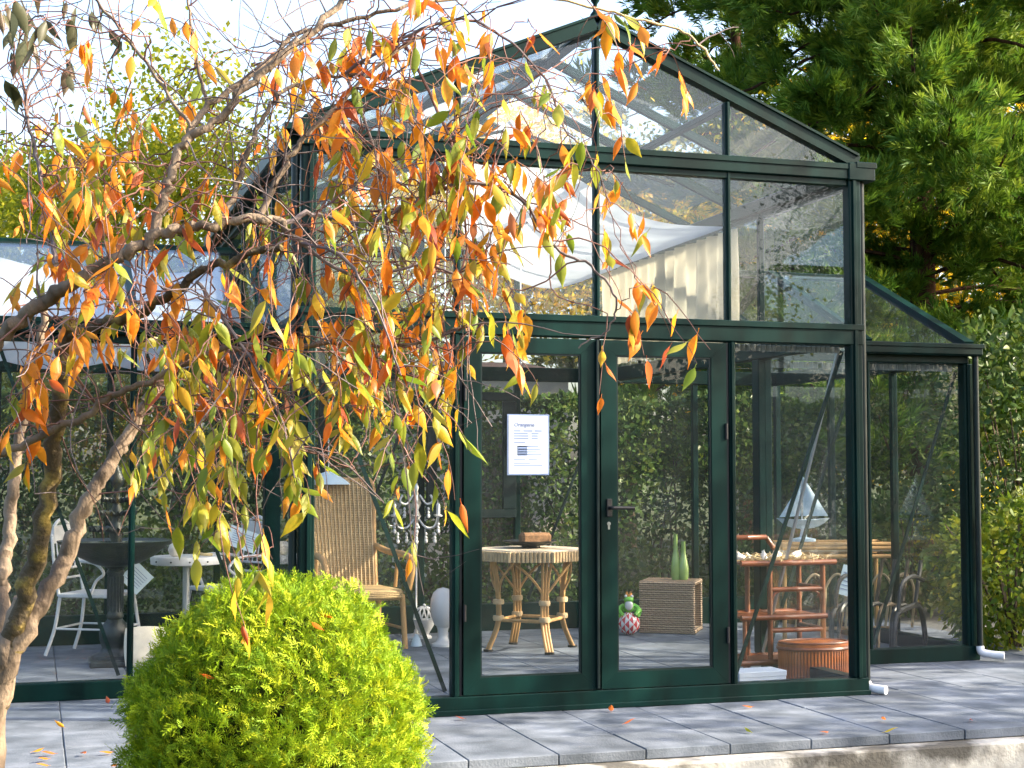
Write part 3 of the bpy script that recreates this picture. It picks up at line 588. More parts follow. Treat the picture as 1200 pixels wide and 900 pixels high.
# ------------------------------------------------------------------ rattan table with coir loaf in a dish
t = thing('rattan_table', 'pale rattan table with woven eight sided top behind left door', 'table', (.5, 2.70, 0), R_(5))
top = MB().add(lathe([(.34, .655), (.405, .66), (.41, .70), (.405, .735), (.39, .745), (.2, .747), (.001, .748)], 8)).build('tabletop', M['tablew'], t)
m = MB()
for k in range(80):
    a = 2 * math.pi * k / 80; 
    q8 = math.cos(math.pi / 8) / math.cos(((a) % (math.pi / 4)) - math.pi / 8) * .414
    m.add(tube([(q8 * math.cos(a), q8 * math.sin(a), .662), (q8 * math.cos(a), q8 * math.sin(a), .735)], .0135, 6))
m.build('skirt_weave', M['rattanp'], top, True)
A4 = [math.pi / 2 * k for k in range(4)]
for k, a in enumerate(A4):
    c, s_ = math.cos(a), math.sin(a); leg = MB()
    for o_ in (-.022, 0, .022):
        ox, oy = -s_ * o_, c * o_
        leg.add(tube(spline([(.30 * c + ox * 1.6, .30 * s_ + oy * 1.6, .66), (.27 * c + ox, .27 * s_ + oy, .50), (.255 * c + ox, .255 * s_ + oy, .30), (.27 * c + ox, .27 * s_ + oy, .17), (.34 * c + ox, .34 * s_ + oy, .012)]), .0115, 7))
    lo_ = leg.build('leg', M['rattan'], t, True)
    MB().add(lathe([(.036, 0), (.036, .016)], 10, (.34 * c, .34 * s_, 0))).build('foot_cap', M['black'], lo_)
    for z in (.36, .24):
        MB().add(lathe([(.040, z - .018), (.044, z), (.040, z + .018)], 10, (.257 * c, .257 * s_, 0))).build('binding', M['rattanp'], lo_, True)
    for d_ in (-1, 1):
        b2 = a + d_ * math.pi / 4
        MB().add(tube(spline([(.255 * c, .255 * s_, .40), (.29 * math.cos(a + d_ * .35), .29 * math.sin(a + d_ * .35), .53), (.32 * math.cos(b2), .32 * math.sin(b2), .655)]), .010, 6)).build('brace', M['rattan'], t, True)
    n2 = A4[(k + 1) % 4]
    MB().add(tube([(.265 * c, .265 * s_, .225), (.265 * math.cos(n2), .265 * math.sin(n2), .225)], .013, 7)).build('stretcher', M['rattan'], t, True)
p = ony(623, 633, 2.72); t = thing('iron_dish', 'shallow dark wire dish on the rattan table', 'dish', (p[0] - .02, 2.70, .748))
m = MB().add(lathe([(.05, .0), (.06, .012), (.14, .03), (.20, .05), (.204, .055), (.14, .037), (.05, .02), (.001, .018)], 24)); m.build('bowl', M['black'], t, True)
for k in range(3): MB().add(tube([(.07 * math.cos(2.1 * k), .07 * math.sin(2.1 * k), .012), (.08 * math.cos(2.1 * k), .08 * math.sin(2.1 * k), .0)], .006, 6)).build('foot', M['black'], t)
m = MB().add(cbox(-.115, .115, -.06, .06, .0, .085, .035)); o = m.build('coir_brick', M['bread'], None, True); o.location = (p[0] + .02, 2.70, .775); tag(o, 'brown fibrous loaf shaped block in the dish on rattan table', 'block')

# ------------------------------------------------------------------ seagrass cube, green bottles, frog on a ball
t = thing('seagrass_cube', 'woven seagrass cube stool with an open side', 'stool', (2.0, 3.55, 0), R_(-33))
h = .215
m = MB()
for r in (cbox(-h, h, -h, -h + .03, 0, .42, .012), cbox(-h, h, h - .03, h, 0, .42, .012), cbox(-h, -h + .03, -h + .03, h - .03, 0, .42, .01), cbox(-h + .03, h - .001, -h + .03, h - .03, .39, .42, .01), cbox(-h + .03, h - .001, -h + .03, h - .03, .0, .03, .01)): m.add(r)
m.build('shell', M['wicker'], t, True)
m = MB()
def bead(p, q, z, ph):
    T_ = np.linspace(0, 1, 45); m.add(tube([lerp(p, q, t_) + np.array([0, 0, z]) for t_ in T_], [.0125 + .0035 * math.sin(t_ * 66 + ph) for t_ in T_], 6))
for i_, z in enumerate(np.arange(.013, .42, .0232)):
    for sd in (-1, 1): bead((-h, sd * h, 0), (h, sd * h, 0), z, math.pi * i_)
    bead((-h, -h, 0), (-h, h, 0), z, math.pi * i_)
m.build('woven_rows', M['wicker'], t, True)
m = MB()
for y_, z0_, z1_ in ((-h + .015, 0, .42), (h - .015, 0, .42)): m.add(tube([(h, y_, z0_), (h, y_, z1_)], .018, 7))
for z_ in (.015, .405): m.add(tube([(h, -h, z_), (h, h, z_)], .018, 7))
m.build('rim', M['wicker'], t, True)
for px, hh, dy, rr, lab in ((790, .375, 0, .040, 'taller green long necked bottle on the seagrass cube'), (799, .315, -.03, .044, 'shorter green long necked bottle on the seagrass cube')):
    p = ony(px + 2, 684, 3.55 + dy)
    o = MB().add(lathe([(.001, 0), (rr * .8, .0), (rr, .03), (rr, .09), (rr * .8, hh * .45), (rr * .5, hh * .65), (rr * .38, hh * .98), (rr * .46, hh), (rr * .2, hh)], 18)).build('bottle', M['vase'], None, True); o.location = (p[0], p[1], .421); tag(o, lab, 'bottle')
p = onz(737, 744); t = thing('frog_figurine', 'green frog with a gold crown sitting on a red and white ball', 'figurine', (p[0], p[1], 0), R_(-20))
m = MB(); rb = .092; NU, NV = 16, 8
V = [(rb * math.sin(math.pi * (j) / NV) * math.cos(2 * math.pi * i / NU), rb * math.sin(math.pi * j / NV) * math.sin(2 * math.pi * i / NU), rb - rb * math.cos(math.pi * j / NV)) for j in range(NV + 1) for i in range(NU)]
fa, fb = [], []
for j in range(NV):
    for i in range(NU):
        a, b, c, d = j * NU + i, j * NU + (i + 1) % NU, (j + 1) * NU + (i + 1) % NU, (j + 1) * NU + i
        if (i + j) % 2: fa.append((a, b, c)); fb.append((a, c, d))
        else: fb.append((a, b, d)); fa.append((b, c, d))
m.add((V, fa), 0); m.add((V, fb), 1); m.build('patterned_ball', [M['red'], M['ceramic']], t)
b_ = MB().add(ball((0, .0, .225), .045, 12, 8, (1, .9, 1.15))).build('body', M['frog'], t, True)
hd = MB().add(ball((0, -.02, .285), .035, 12, 8, (1.2, 1, .8))).build('head', M['frog'], t, True)
MB().add(ball((0, -.035, .24), .034, 10, 8, (1, .7, 1.2))).build('belly', M['ceramic'], t, True)
for s in (-1, 1):
    MB().add(ball((s * .024, -.03, .312), .013, 8, 6)).build('eye', M['ceramic'], hd, True)
    MB().add(tube(spline([(s * .04, 0, .24), (s * .075, -.01, .215), (s * .07, -.03, .185), (s * .05, -.05, .165)]), [.016] * 18 + [.018], 7)).build('front_leg', M['frog'], t, True)
    MB().add(tube(spline([(s * .035, .01, .20), (s * .085, .0, .20), (s * .08, .01, .165), (s * .06, -.03, .15)]), .018, 7)).build('hind_leg', M['frog'], t, True)
m = MB()
for k in range(6): a = 2 * math.pi * k / 6; m.add(lathe([(.009, 0), (.001, .03)], 5, (.02 * math.cos(a), -.015 + .02 * math.sin(a), .318)))
m.add(lathe([(.024, .308), (.024, .322), (.02, .322)], 12, (0, -.015, 0))); m.build('crown', M['gold'], t)

# ------------------------------------------------------------------ stepped bamboo shelf with shells, basket, box
def pole(m, a, b, r=.016): m.add(tube([a, lerp(a, b, .48), lerp(a, b, .5), lerp(a, b, .52), b], [r, r, r * 1.15, r, r], 8))
t = thing('bamboo_shelf', 'red brown bamboo shelf with stepped tiers behind the right glass panel', 'shelf', (0, 0, 0)); bb = M['bamboo']
XA, XB_, YA, YC = 1.05, 1.90, .78, 1.10
for x, y in ((1.48, YA), (1.86, YA), (1.48, YC), (1.86, YC)):
    m = MB(); pole(m, (x, y, .0), (x, y, .74), .018); m.build('upright', bb, t, True)
for z, xa, xb in ((.73, 1.27, 1.95), (.385, 1.27, 1.88), (.10, 1.25, 1.9)):
    sh = MB().add(cbox(xa + .01, xb - .01, YA + .005, YC - .005, z - .008, z + .006, .003)).build('shelf_board', bb, t)
    m = MB(); pole(m, (xa, YA - .012, z), (xb, YA - .012, z), .019); pole(m, (xa, YC + .012, z), (xb, YC + .012, z), .019); m.build('shelf_rail', bb, sh, True)
for x in (1.30,):
    m = MB(); pole(m, (x, YA, 0), (x, YA, .385), .015); m.build('upright', bb, t, True)
for z in (.56, .30): m = MB(); pole(m, (1.48, YA, z), (1.86, YA, z)); m.build('cross_rail', bb, t, True); m = MB(); pole(m, (1.86, YA, z), (1.86, YC, z)); m.build('cross_rail', bb, t, True)
for s, x in ((1, 1.49), (-1, 1.85)): MB().add(tube(spline([(x, YA, .46), (x + s * .02, YA, .53), (x + s * .08, YA, .555)]), .008, 6)).build('corner_curve', bb, t, True)
m = MB(); pole(m, (1.34, YC, .88), (1.62, YC, .88), .017); pole(m, (1.62, YC, .88), (1.72, YC, .75), .017); pole(m, (1.34, YC, .88), (1.32, YC, .74), .014); m.build('back_rail', bb, t, True)
rs = random.Random(3)
sp = [(1.37, 1.02), (1.32, .86), (1.40, .90), (1.47, .84), (1.55, .88), (1.62, .95), (1.70, .87)]
for i, (x, y) in enumerate(sp):
    V_, F_ = lathe([(.001, 0), (.026, .004), (.038, .016), (.032, .03), (.026, .034), (.022, .045), (.014, .05), (.001, .066)], 11, (0, 0, 0), 1.15, .75); V_ = np.array(V_) + np.array([rs.uniform(-.006, .006) for _ in range(3 * len(V_))]).reshape(-1, 3); V_[:, 0] += V_[:, 2] * .5
    o = MB().add((V_, F_)).build('shell', M['shell'], None, True)
    o.location = (x, y, .748); o.rotation_euler = (rs.uniform(-.5, .5), rs.uniform(-.5, .5), rs.uniform(0, 6)); s_ = rs.uniform(.65, 1.15); o.scale = (s_, s_, s_)
    tag(o, ('whitish shell lying furthest back at the left of the shelf straw', 'leftmost whitish shell at the front of the bamboo shelf', 'second whitish shell from the left on the bamboo shelf', 'third whitish shell from the left on the bamboo shelf', 'middle whitish shell on the bamboo shelf straw', 'whitish shell set back, second from the right on the shelf', 'rightmost whitish shell on the bamboo shelf')[i], 'shell', 'shells on the bamboo shelf')
m = MB()
for k in range(170):
    x = rs.uniform(1.30, 1.90); y = rs.uniform(YA - .02, YC - .05); a = rs.uniform(0, 6.28); L_ = rs.uniform(.05, .12)
    m.add(tube(spline([(x, y, .738), (x + L_ * .5 * math.cos(a), y + L_ * .5 * math.sin(a), .738 + rs.uniform(.0, .05)), (x + L_ * math.cos(a), y + L_ * math.sin(a), .738 + rs.uniform(-.0, .03))], 2), .0028, 4))
o = m.build('straw', M['straw']); tag(o, 'loose dry straw strewn over the top of the bamboo shelf', 'straw', kind='stuff')
t = thing('bamboo_basket', 'low oval bamboo slat basket with lid in front of the bamboo shelf', 'basket', (1.70, .62, .0), R_(-6))
MB().add(lathe([(.225, .0), (.225, .205), (.2, .205)], 40, (0, 0, 0), 1, .62)).build('body', M['bamboo'], t, True)
sl = MB().add(cbox(-.006, .006, -.0035, .0035, .018, .20, .002)).data('slat', M['bambool'])
for k in range(64):
    a = 2 * math.pi * k / 64; o = link(bpy.data.objects.new('slat', sl), t); o.location = (.229 * math.cos(a), .229 * .62 * math.sin(a), 0); o.rotation_euler = (0, 0, math.atan2(math.sin(a) / .62, math.cos(a)) + math.pi / 2)
for z in (.012, .205): MB().add(tube([(.232 * math.cos(a), .232 * .62 * math.sin(a), z) for a in np.linspace(0, 2 * math.pi, 41)], .012, 7, False)).build('hoop', M['bamboo'], t, True)
lid = MB().add(lathe([(.235, .216), (.235, .232), (.21, .24), (.001, .243)], 40, (0, 0, 0), 1, .62)).build('lid', M['bambool'], t, True)
MB().add(tube([(.225 * math.cos(a), .225 * .62 * math.sin(a), .240) for a in np.linspace(0, 2 * math.pi, 41)], .008, 6, False)).build('lid_rim', M['bamboo'], lid, True)
p = onz(892, 803, .0); t = thing('white_box', 'flat white box on the floor against the right glass panel', 'box', (1.12, .28, 0), R_(3))
MB().add(cbox(-.16, .16, -.09, .09, 0, .115, .004)).build('tray', M['paper'], t); MB().add(cbox(-.163, .163, -.093, .093, .095, .13, .004)).build('lid', M['paper'], t)

# ------------------------------------------------------------------ rattan bench with the model sailing boat
t = thing('rattan_console', 'rattan console table with looped cane sides deep in right wing', 'table', (2.98, 2.65, 0), R_(-10)); L_ = .46
tp = MB().add(cbox(-L_, L_, -.2, .2, .69, .71, .006)).build('tabletop', M['tablew'], t)
for z in (.655, .72, .75): MB().add(tube([(-L_, -.2, z), (L_, -.2, z), (L_, .2, z), (-L_, .2, z), (-L_, -.2, z)], .016, 7, False)).build('edge_cane', M['rattan'], t, True)
for sx in (-1, 1):
    for sy in (-1, 1): MB().add(tube([(sx * (L_ - .02), sy * .18, 0), (sx * (L_ - .02), sy * .18, .66)], .018, 7)).build('leg', M['rattan'], t, True)
for k in range(5):
    x = -L_ + .1 + .18 * k
    MB().add(tube(spline([(x, -.2, .1), (x + .06, -.2, .4), (x + .16, -.2, .52), (x + .24, -.2, .4), (x + .22, -.2, .1)]), .010, 6)).build('loop_cane', M['rattanp'], t, True)
MB().add(tube([(-L_, -.18, .1), (L_, -.18, .1)], .014, 6)).build('stretcher', M['rattan'], t, True)
t = thing('model_sailboat', 'pale blue model sailing boat on a small stand in right wing', 'model boat', (2.74, 2.65, .765), R_(-14))
hull = []
for i in range(11):
    u = -1 + .2 * i; w_ = .055 * (1 - abs(u) ** 2.4); d_ = .06 * (1 - abs(u) ** 3)
    hull += [(u * .21, -w_, .17 + .015 * u * u), (u * .21, 0, .16 - d_ + .02 * u * u), (u * .21, w_, .17 + .015 * u * u)]
MB().add((hull, [(3 * i + a, 3 * i + 3 + a, 3 * i + 4 + a, 3 * i + 1 + a) for i in range(10) for a in (0, 1)] + [(3 * i, 3 * i + 2, 3 * i + 5, 3 * i + 3) for i in range(10)])).build('hull', M['sail'], t, True)
MB().add(lathe([(.10, 0), (.10, .02), (.03, .035), (.02, .09), (.03, .115)], 14, (0, 0, 0), 1, .6)).build('stand', M['sail'], t, True)
MB().add(tube([(-.01, 0, .17), (-.01, 0, .53)], .005, 6)).build('mast', M['white'], t)
def sailm(a, b, c): 
    a, b, c = map(np.array, (a, b, c)); V, Fc = [], []; n_ = 6
    for i in range(n_ + 1):
        for j in range(n_ + 1):
            u, v = i / n_, j / n_; p = a * (1 - u) + (b * (1 - v) + c * v) * u; V.append(p + np.array([0, -.03 * math.sin(math.pi * v) * math.sin(math.pi * u), 0]))
    return V, [(i * 7 + j, i * 7 + 7 + j, i * 7 + 8 + j, i * 7 + 1 + j) for i in range(6) for j in range(6)]
MB().add(sailm((-.004, 0, .52), (.0, 0, .20), (.20, 0, .20))).build('main_sail', M['sail'], t, True); MB().add(sailm((-.015, 0, .46), (-.19, 0, .19), (-.02, 0, .20))).build('jib_sail', M['sail'], t, True)
p = ony(991, 680, 1.9); t = thing('price_card', 'tilted pale blue card hanging beside the rattan console', 'card', (p[0], 1.9, p[2]), R_(-14))
o = MB().add(box(-.045, .045, -.002, .002, -.11, .11)).build('card', M['sail'], t); o.rotation_euler = (0, R_(16), 0)
q = MB()
for k in range(5): q.add(box(-.03, .03, -.0035, -.0025, -.07 + .03 * k, -.062 + .03 * k))
q.build('print', M['inkp'], o); MB().add(tube([(.02, 0, .10), (.04, 0, .24)], .002, 4)).build('string', M['white'], t)
t = thing('slatted_seat', 'dark curved slatted garden seat in the right wing', 'seat', (2.88, 1.75, 0), R_(35)); dkw = M['greend']
for k in range(5):
    y = -.2 + .1 * k
    MB().add(tube(spline([(-.30, y, .02), (-.26, y, .3), (-.10, y, .36), (.12, y, .34), (.20, y, .5), (.26, y, .66)]), .016, 6)).build('slat', M['brownbark'] if k % 2 else M['black'], t, True)
for sy in (-.24, .24):
    MB().add(tube(spline([(-.34, sy, 0), (-.3, sy, .28), (-.1, sy, .34), (.14, sy, .32), (.24, sy, .02)]), .02, 7)).build('side_frame', M['black'], t, True)
    MB().add(tube(spline([(-.26, sy, .3), (-.2, sy, .5), (0, sy, .56), (.2, sy, .52)]), .016, 7)).build('armrest', M['black'], t, True)

# ------------------------------------------------------------------ left wing: fountain, chairs, table
p = onz(134, 779); t = thing('fountain', 'dark bronze tiered garden fountain on a column in the left wing', 'fountain', (p[0], p[1], 0)); bz = M['bronze']
MB().add(cbox(-.17, .17, -.17, .17, 0, .045, .01)).build('base_block', bz, t)
MB().add(lathe([(.15, .046), (.15, .07), (.10, .09), (.085, .12), (.10, .17), (.105, .22), (.085, .27), (.05, .31), (.06, .33), (.052, .35), (.046, .5), (.05, .60), (.062, .63), (.05, .65), (.08, .67)], 24)).build('column', bz, t, True)
fl = MB()
for k in range(16): a = 2 * math.pi * k / 16; fl.add(tube([(.05 * math.cos(a), .05 * math.sin(a), .36), (.05 * math.cos(a), .05 * math.sin(a), .6)], .007, 5))
fl.build('fluting', bz, t, True)
MB().add(lathe([(.07, .665), (.16, .69), (.26, .74), (.33, .80), (.385, .83), (.392, .845), (.372, .847), (.31, .815), (.15, .76), (.001, .75)], 36)).build('basin', bz, t, True)
MB().add(lathe([(.345, .834), (.345, .8345), (.001, .835)], 36)).build('water', M['water'], t, True)
MB().add(lathe([(.06, .75), (.05, .80), (.035, .84), (.05, .88), (.04, .92), (.03, 1.02), (.04, 1.05), (.025, 1.1), (.02, 1.2), (.045, 1.23), (.05, 1.27), (.03, 1.31), (.012, 1.34), (.001, 1.38)], 16)).build('stem', bz, t, True)
for z, r in ((.93, .18), (1.04, .13), (1.13, .09)):
    V, Fc = lathe([(.03, z - .03), (r * .6, z - .012), (r, z), (r * 1.03, z + .006), (r * .9, z + .008), (.03, z - .01)], 40); V = np.array(V)
    a = np.arctan2(V[:, 1], V[:, 0]); rr = np.hypot(V[:, 0], V[:, 1]); V[:, 2] += .014 * np.cos(a * 20) * (rr / r) ** 2 - .01 * (rr / r) ** 2
    MB().add((V, Fc)).build('scalloped_tier', bz, t, True)
def garden_chair(lab, loc, rz):
    t = thing('garden_chair', lab, 'chair', loc, rz, 'white iron garden chairs in the left wing'); w_ = M['white']
    MB().add(cbox(-.21, .21, -.21, .2, .42, .45, .012)).build('seat', w_, t)
    for sx in (-1, 1):
        MB().add(tube(spline([(sx * .20, -.19, .43), (sx * .215, -.22, .22), (sx * .225, -.25, .04), (sx * .235, -.29, .012)]), .013, 7)).build('leg', w_, t, True)
        MB().add(tube(spline([(sx * .19, .19, .43), (sx * .205, .22, .2), (sx * .22, .28, .012)]), .013, 7)).build('leg', w_, t, True)
        MB().add(tube(spline([(sx * .19, .20, .43), (sx * .19, .24, .65), (sx * .17, .27, .85)]), .012, 7)).build('back_post', w_, t, True)
        MB().add(tube(spline([(sx * .19, .24, .66), (sx * .23, .1, .68), (sx * .24, -.08, .67), (sx * .235, -.16, .6), (sx * .23, -.10, .54), (sx * .225, -.06, .45)]), .011, 7)).build('armrest', w_, t, True)
    MB().add(tube(spline([(-.17, .27, .85), (-.1, .285, .93), (0, .29, .965), (.1, .285, .93), (.17, .27, .85)]), .013, 7)).build('top_rail', w_, t, True)
    MB().add(cbox(-.17, .17, .255, .27, .80, .93, .006)).build('head_panel', w_, t)
    for z in (.55, .62): MB().add(tube([(-.19, .225, z), (.19, .225, z)], .009, 6)).build('cross_rail', w_, t)
    for k in range(5): x = -.12 + .06 * k; MB().add(tube([(x, .235, .62), (x, .265, .82)], .006, 6)).build('back_rod', w_, t)
    MB().add(tube([(-.21, -.22, .2), (.21, -.22, .2)], .008, 6)).build('stretcher', w_, t); MB().add(tube([(-.205, .22, .2), (.205, .22, .2)], .008, 6)).build('stretcher', w_, t)
    for sx in (-1, 1): MB().add(tube([(sx * .21, -.22, .2), (sx * .205, .22, .2)], .008, 6)).build('stretcher', w_, t)
garden_chair('white iron garden chair standing behind the dark fountain', (-2.58, 3.35, 0), R_(62))
garden_chair('white iron garden chair half hidden behind the round white table', (-1.62, 3.62, 0), R_(-60))
t = thing('round_table', 'white round garden table on a single leg beside the fountain', 'table', (-1.96, 3.25, 0)); w_ = M['white']
MB().add(lathe([(.24, .64), (.255, .645), (.258, .69), (.25, .70), (.001, .70)], 36)).build('tabletop', w_, t, True)
MB().add(lathe([(.026, .03), (.026, .64)], 10)).build('leg', M['alu'], t, True)
for k in range(3): a = 2.1 * k + .3; MB().add(tube(spline([(.02 * math.cos(a), .02 * math.sin(a), .12), (.12 * math.cos(a), .12 * math.sin(a), .09), (.22 * math.cos(a), .22 * math.sin(a), .012)]), .012, 6)).build('foot', w_, t, True)
m = MB()
for k in range(12): a = 2 * math.pi * k / 12; m.add(ball((.259 * math.cos(a), .259 * math.sin(a), .668), .007, 6, 4))
m.build('rivets', M['black'], t)
p = ony(206, 645, 3.2); t = thing('round_pot', 'small cream ball shaped pot on the round white table', 'pot', (p[0], 3.2, .70))
MB().add(lathe([(.02, 0), (.045, .015), (.056, .05), (.045, .085), (.02, .10), (.016, .08)], 18)).build('body', M['shell'], t, True); MB().add(tube([(-.02, 0, .095), (-.045, 0, .13)], .004, 5)).build('stem', M['straw'], t)
p = ony(236, 652, 3.25); o = MB().add(tube(spline([(-.06, 0, .012), (-.02, .01, .016), (.02, -.01, .014), (.07, .0, .012)]), [.012] * 19, 6)).build('dried_stem', M['straw'], None, True); o.location = (p[0], 3.18, .70); tag(o, 'short dried stem lying on the round white table', 'stem')
for px, py, y, w_, h_, rot, lab in ((160, 677, 3.1, .17, .17, 45, 'white diamond hung card behind the fountain column'), (285, 632, 3.45, .24, .15, 20, 'white tilted card propped on the chair by the round table')):
    p = ony(px, py, y); t = thing('paper_card', lab, 'card', (p[0], y, p[2]))
    o = MB().add(box(-w_ / 2, w_ / 2, -.002, .002, -h_ / 2, h_ / 2)).build('card', M['sail'], t); o.rotation_euler = (0, R_(rot), 0)
    q = MB()
    for k in range(6): q.add(box(-w_ * .36, w_ * .36, -.0034, -.0026, -h_ * .3 + h_ * .11 * k, -h_ * .3 + h_ * .11 * k + .004))
    q.build('print', M['inkp'], o); MB().add(tube([(0, .004, h_ * .4), (0.0, .03, h_ * .4 + .12)], .002, 4)).build('string', M['white'], t)
p = onz(154, 786); t = thing('linen_cushion', 'pale cream cushion leaning on the floor behind the shrub', 'cushion', (p[0] + .1, p[1] + .15, 0))
V, Fc = sheet(lambda u, v: (0, 0, 0), 8, 8); V = []
for sd in (-1, 1):
    for i in range(9):
        for j in range(9):
            u, v = i / 4 - 1, j / 4 - 1; V.append((u * .14 * (1 - .08 * v * v), sd * .05 * (1 - u ** 4) * (1 - v ** 4), .14 + v * .14 * (1 - .08 * u * u)))
Fc = Fc + [tuple(x + 81 for x in q[::-1]) for q in Fc]; o = MB().add((V, Fc)).build('cushion_cover', M['cream'], t, True); o.rotation_euler = (R_(-18), R_(0), 0)
p = ony(382, 560, 4.0 - .35); t = thing('lamp_shade', 'pale blue conical shade hanging above the rattan armchair', 'lamp shade', (p[0] + .02, p[1], p[2] - .05))
MB().add(lathe([(.17, 0), (.15, .02), (.06, .085), (.02, .10), (.018, .10), (.055, .08), (.145, .015)], 24)).build('shade', M['sail'], t, True); MB().add(tube([(0, 0, .10), (0, 0, 1.0)], .004, 6)).build('cord', M['white'], t)
# ------------------------------------------------------------------ vegetation helpers
def blades(n, L, w, spread, seed=1, up=.0):
    """tuft template: n pointed blades fanning about +z; each blade 2 triangles"""
    r = np.random.default_rng(seed); V, T = [], []
    for k in range(n):
        a = 2 * math.pi * k / n + r.uniform(-.4, .4); t = r.uniform(.15, 1) * spread; s0 = r.uniform(0, .45)
        d = np.array([math.sin(t) * math.cos(a), math.sin(t) * math.sin(a), math.cos(t)]); s = np.cross(d, r.normal(size=3)); s /= np.linalg.norm(s)
        b = np.array([0, 0, s0 * L]); l = L * r.uniform(.55, 1) ; i = len(V)
        V += [b, b + d * l * .5 + s * w / 2, b + d * l, b + d * l * .5 - s * w / 2]; T += [(i, i + 1, i + 2), (i, i + 2, i + 3)]
    return V, T
def spray(seed=1, pairs=6, L=1.0, droop=.35, w=.07):
    """flat feathery spray: bent axis with side shoots"""
    r = np.random.default_rng(seed); V, T = [], []
    def blade(a, b, w):
        a = np.array(a); b = np.array(b); d = b - a; s = np.cross(d, (0, 1, 0)); s = s / (np.linalg.norm(s) + 1e-9); i = len(V); m = a + d * .55
        V.extend([a, m + s * w / 2, b, m - s * w / 2]); T.extend([(i, i + 1, i + 2), (i, i + 2, i + 3)])
    ax = lambda t: np.array([.08 * math.sin(3 * t + seed), -droop * t * t * L, L * t * (1 - .25 * t * droop)])
    for k in range(4): blade(ax(k / 4), ax((k + 1.1) / 4), w)
    for k in range(pairs):
        t = .12 + .8 * k / pairs
        for s in (-1, 1):
            l = L * (.42 - .28 * t) * r.uniform(.7, 1.25); p = ax(t); q = p + np.array([s * l * .75, -droop * l * r.uniform(0, 1.2), l * .75]); blade(p, q, w * .9)
            if l > .22: blade(p + (q - p) * .45, p + (q - p) * .45 + np.array([s * l * .1, -.05 * l, l * .5]), w * .75)
    return V, T
LEAF_V = [(0, 0, 0), (-.24, .06, .3), (-.2, .05, .62), (.24, .06, .3), (.2, .05, .62), (0, 0, .33), (0, -.02, .65), (0, -.08, 1.0)]
LEAF_T = [(0, 5, 1), (1, 5, 6), (1, 6, 2), (2, 6, 7), (0, 3, 5), (3, 4, 6), (3, 6, 5), (4, 7, 6)]
QLEAF_V = [(0, 0, 0), (-.3, .05, .5), (0, 0, 1), (.3, .05, .5)]; QLEAF_T = [(0, 3, 1), (1, 3, 2)]

def crown_tree(name, label, base, h, R, nclump, nleaf, leaf, lm, bm, z0=.3, tr=.18, group=None, seed=0, shape=1.0, clump=.55, lean=(0, 0), template=(QLEAF_V, QLEAF_T), limbs=14):
    """broad-leaved tree: tapered trunk, limbs to leaf clumps, leaves spread through each clump"""
    r = np.random.default_rng(seed); base = np.array(base, float); t = thing(name, label, 'tree', base, 0, group)
    top = np.array([lean[0], lean[1], h * .9]); tp = spline([(0, 0, 0), (lean[0] * .3 + r.normal() * .1, lean[1] * .3 + r.normal() * .1, h * .35), (lean[0] * .7 + r.normal() * .15, lean[1] * .7 + r.normal() * .15, h * .65), top], 6)
    MB().add(tube(tp, np.linspace(tr * 1.15, tr * .15, len(tp)), 9)).build('trunk', bm, t, True)
    C_ = []
    while len(C_) < nclump:
        u = r.normal(size=3); u /= np.linalg.norm(u); u *= r.uniform(.35, 1) ** .6
        z = z0 + (1 - z0) * (u[2] * .5 + .5); wd = math.sin(math.pi * min(1, max(.05, (z - z0) / (1 - z0) * .82 + .14))) ** shape
        C_.append((lean[0] * z + u[0] * R * max(.25, wd), lean[1] * z + u[1] * R * max(.25, wd), z * h))
    C_ = np.array(C_)
    for i in r.choice(len(C_), min(limbs, len(C_)), replace=False):
        c = C_[i]; k = int(np.clip(c[2] / h * len(tp) * .72, 1, len(tp) - 2)); a = tp[k]; mm = (a + c) / 2 + np.array([0, 0, .12 * np.linalg.norm(c - a)])
        pth = spline([a, mm, c], 4); MB().add(tube(pth, np.linspace(tr * .32, .012, len(pth)), 6)).build('limb', bm, t, True)
    P = (C_[:, None] + r.normal(size=(nclump, nleaf, 3)) * np.array([clump, clump, clump * .7]) * r.uniform(.6, 1.2, size=(nclump, 1, 1))).reshape(-1, 3)
    P[:, 2] = np.maximum(P[:, 2], .1); D = r.normal(size=P.shape) + np.array([0, 0, -.4])
    scatter('crown', *template, P, D, leaf * r.uniform(.6, 1.25, len(P)), lm, t); return t

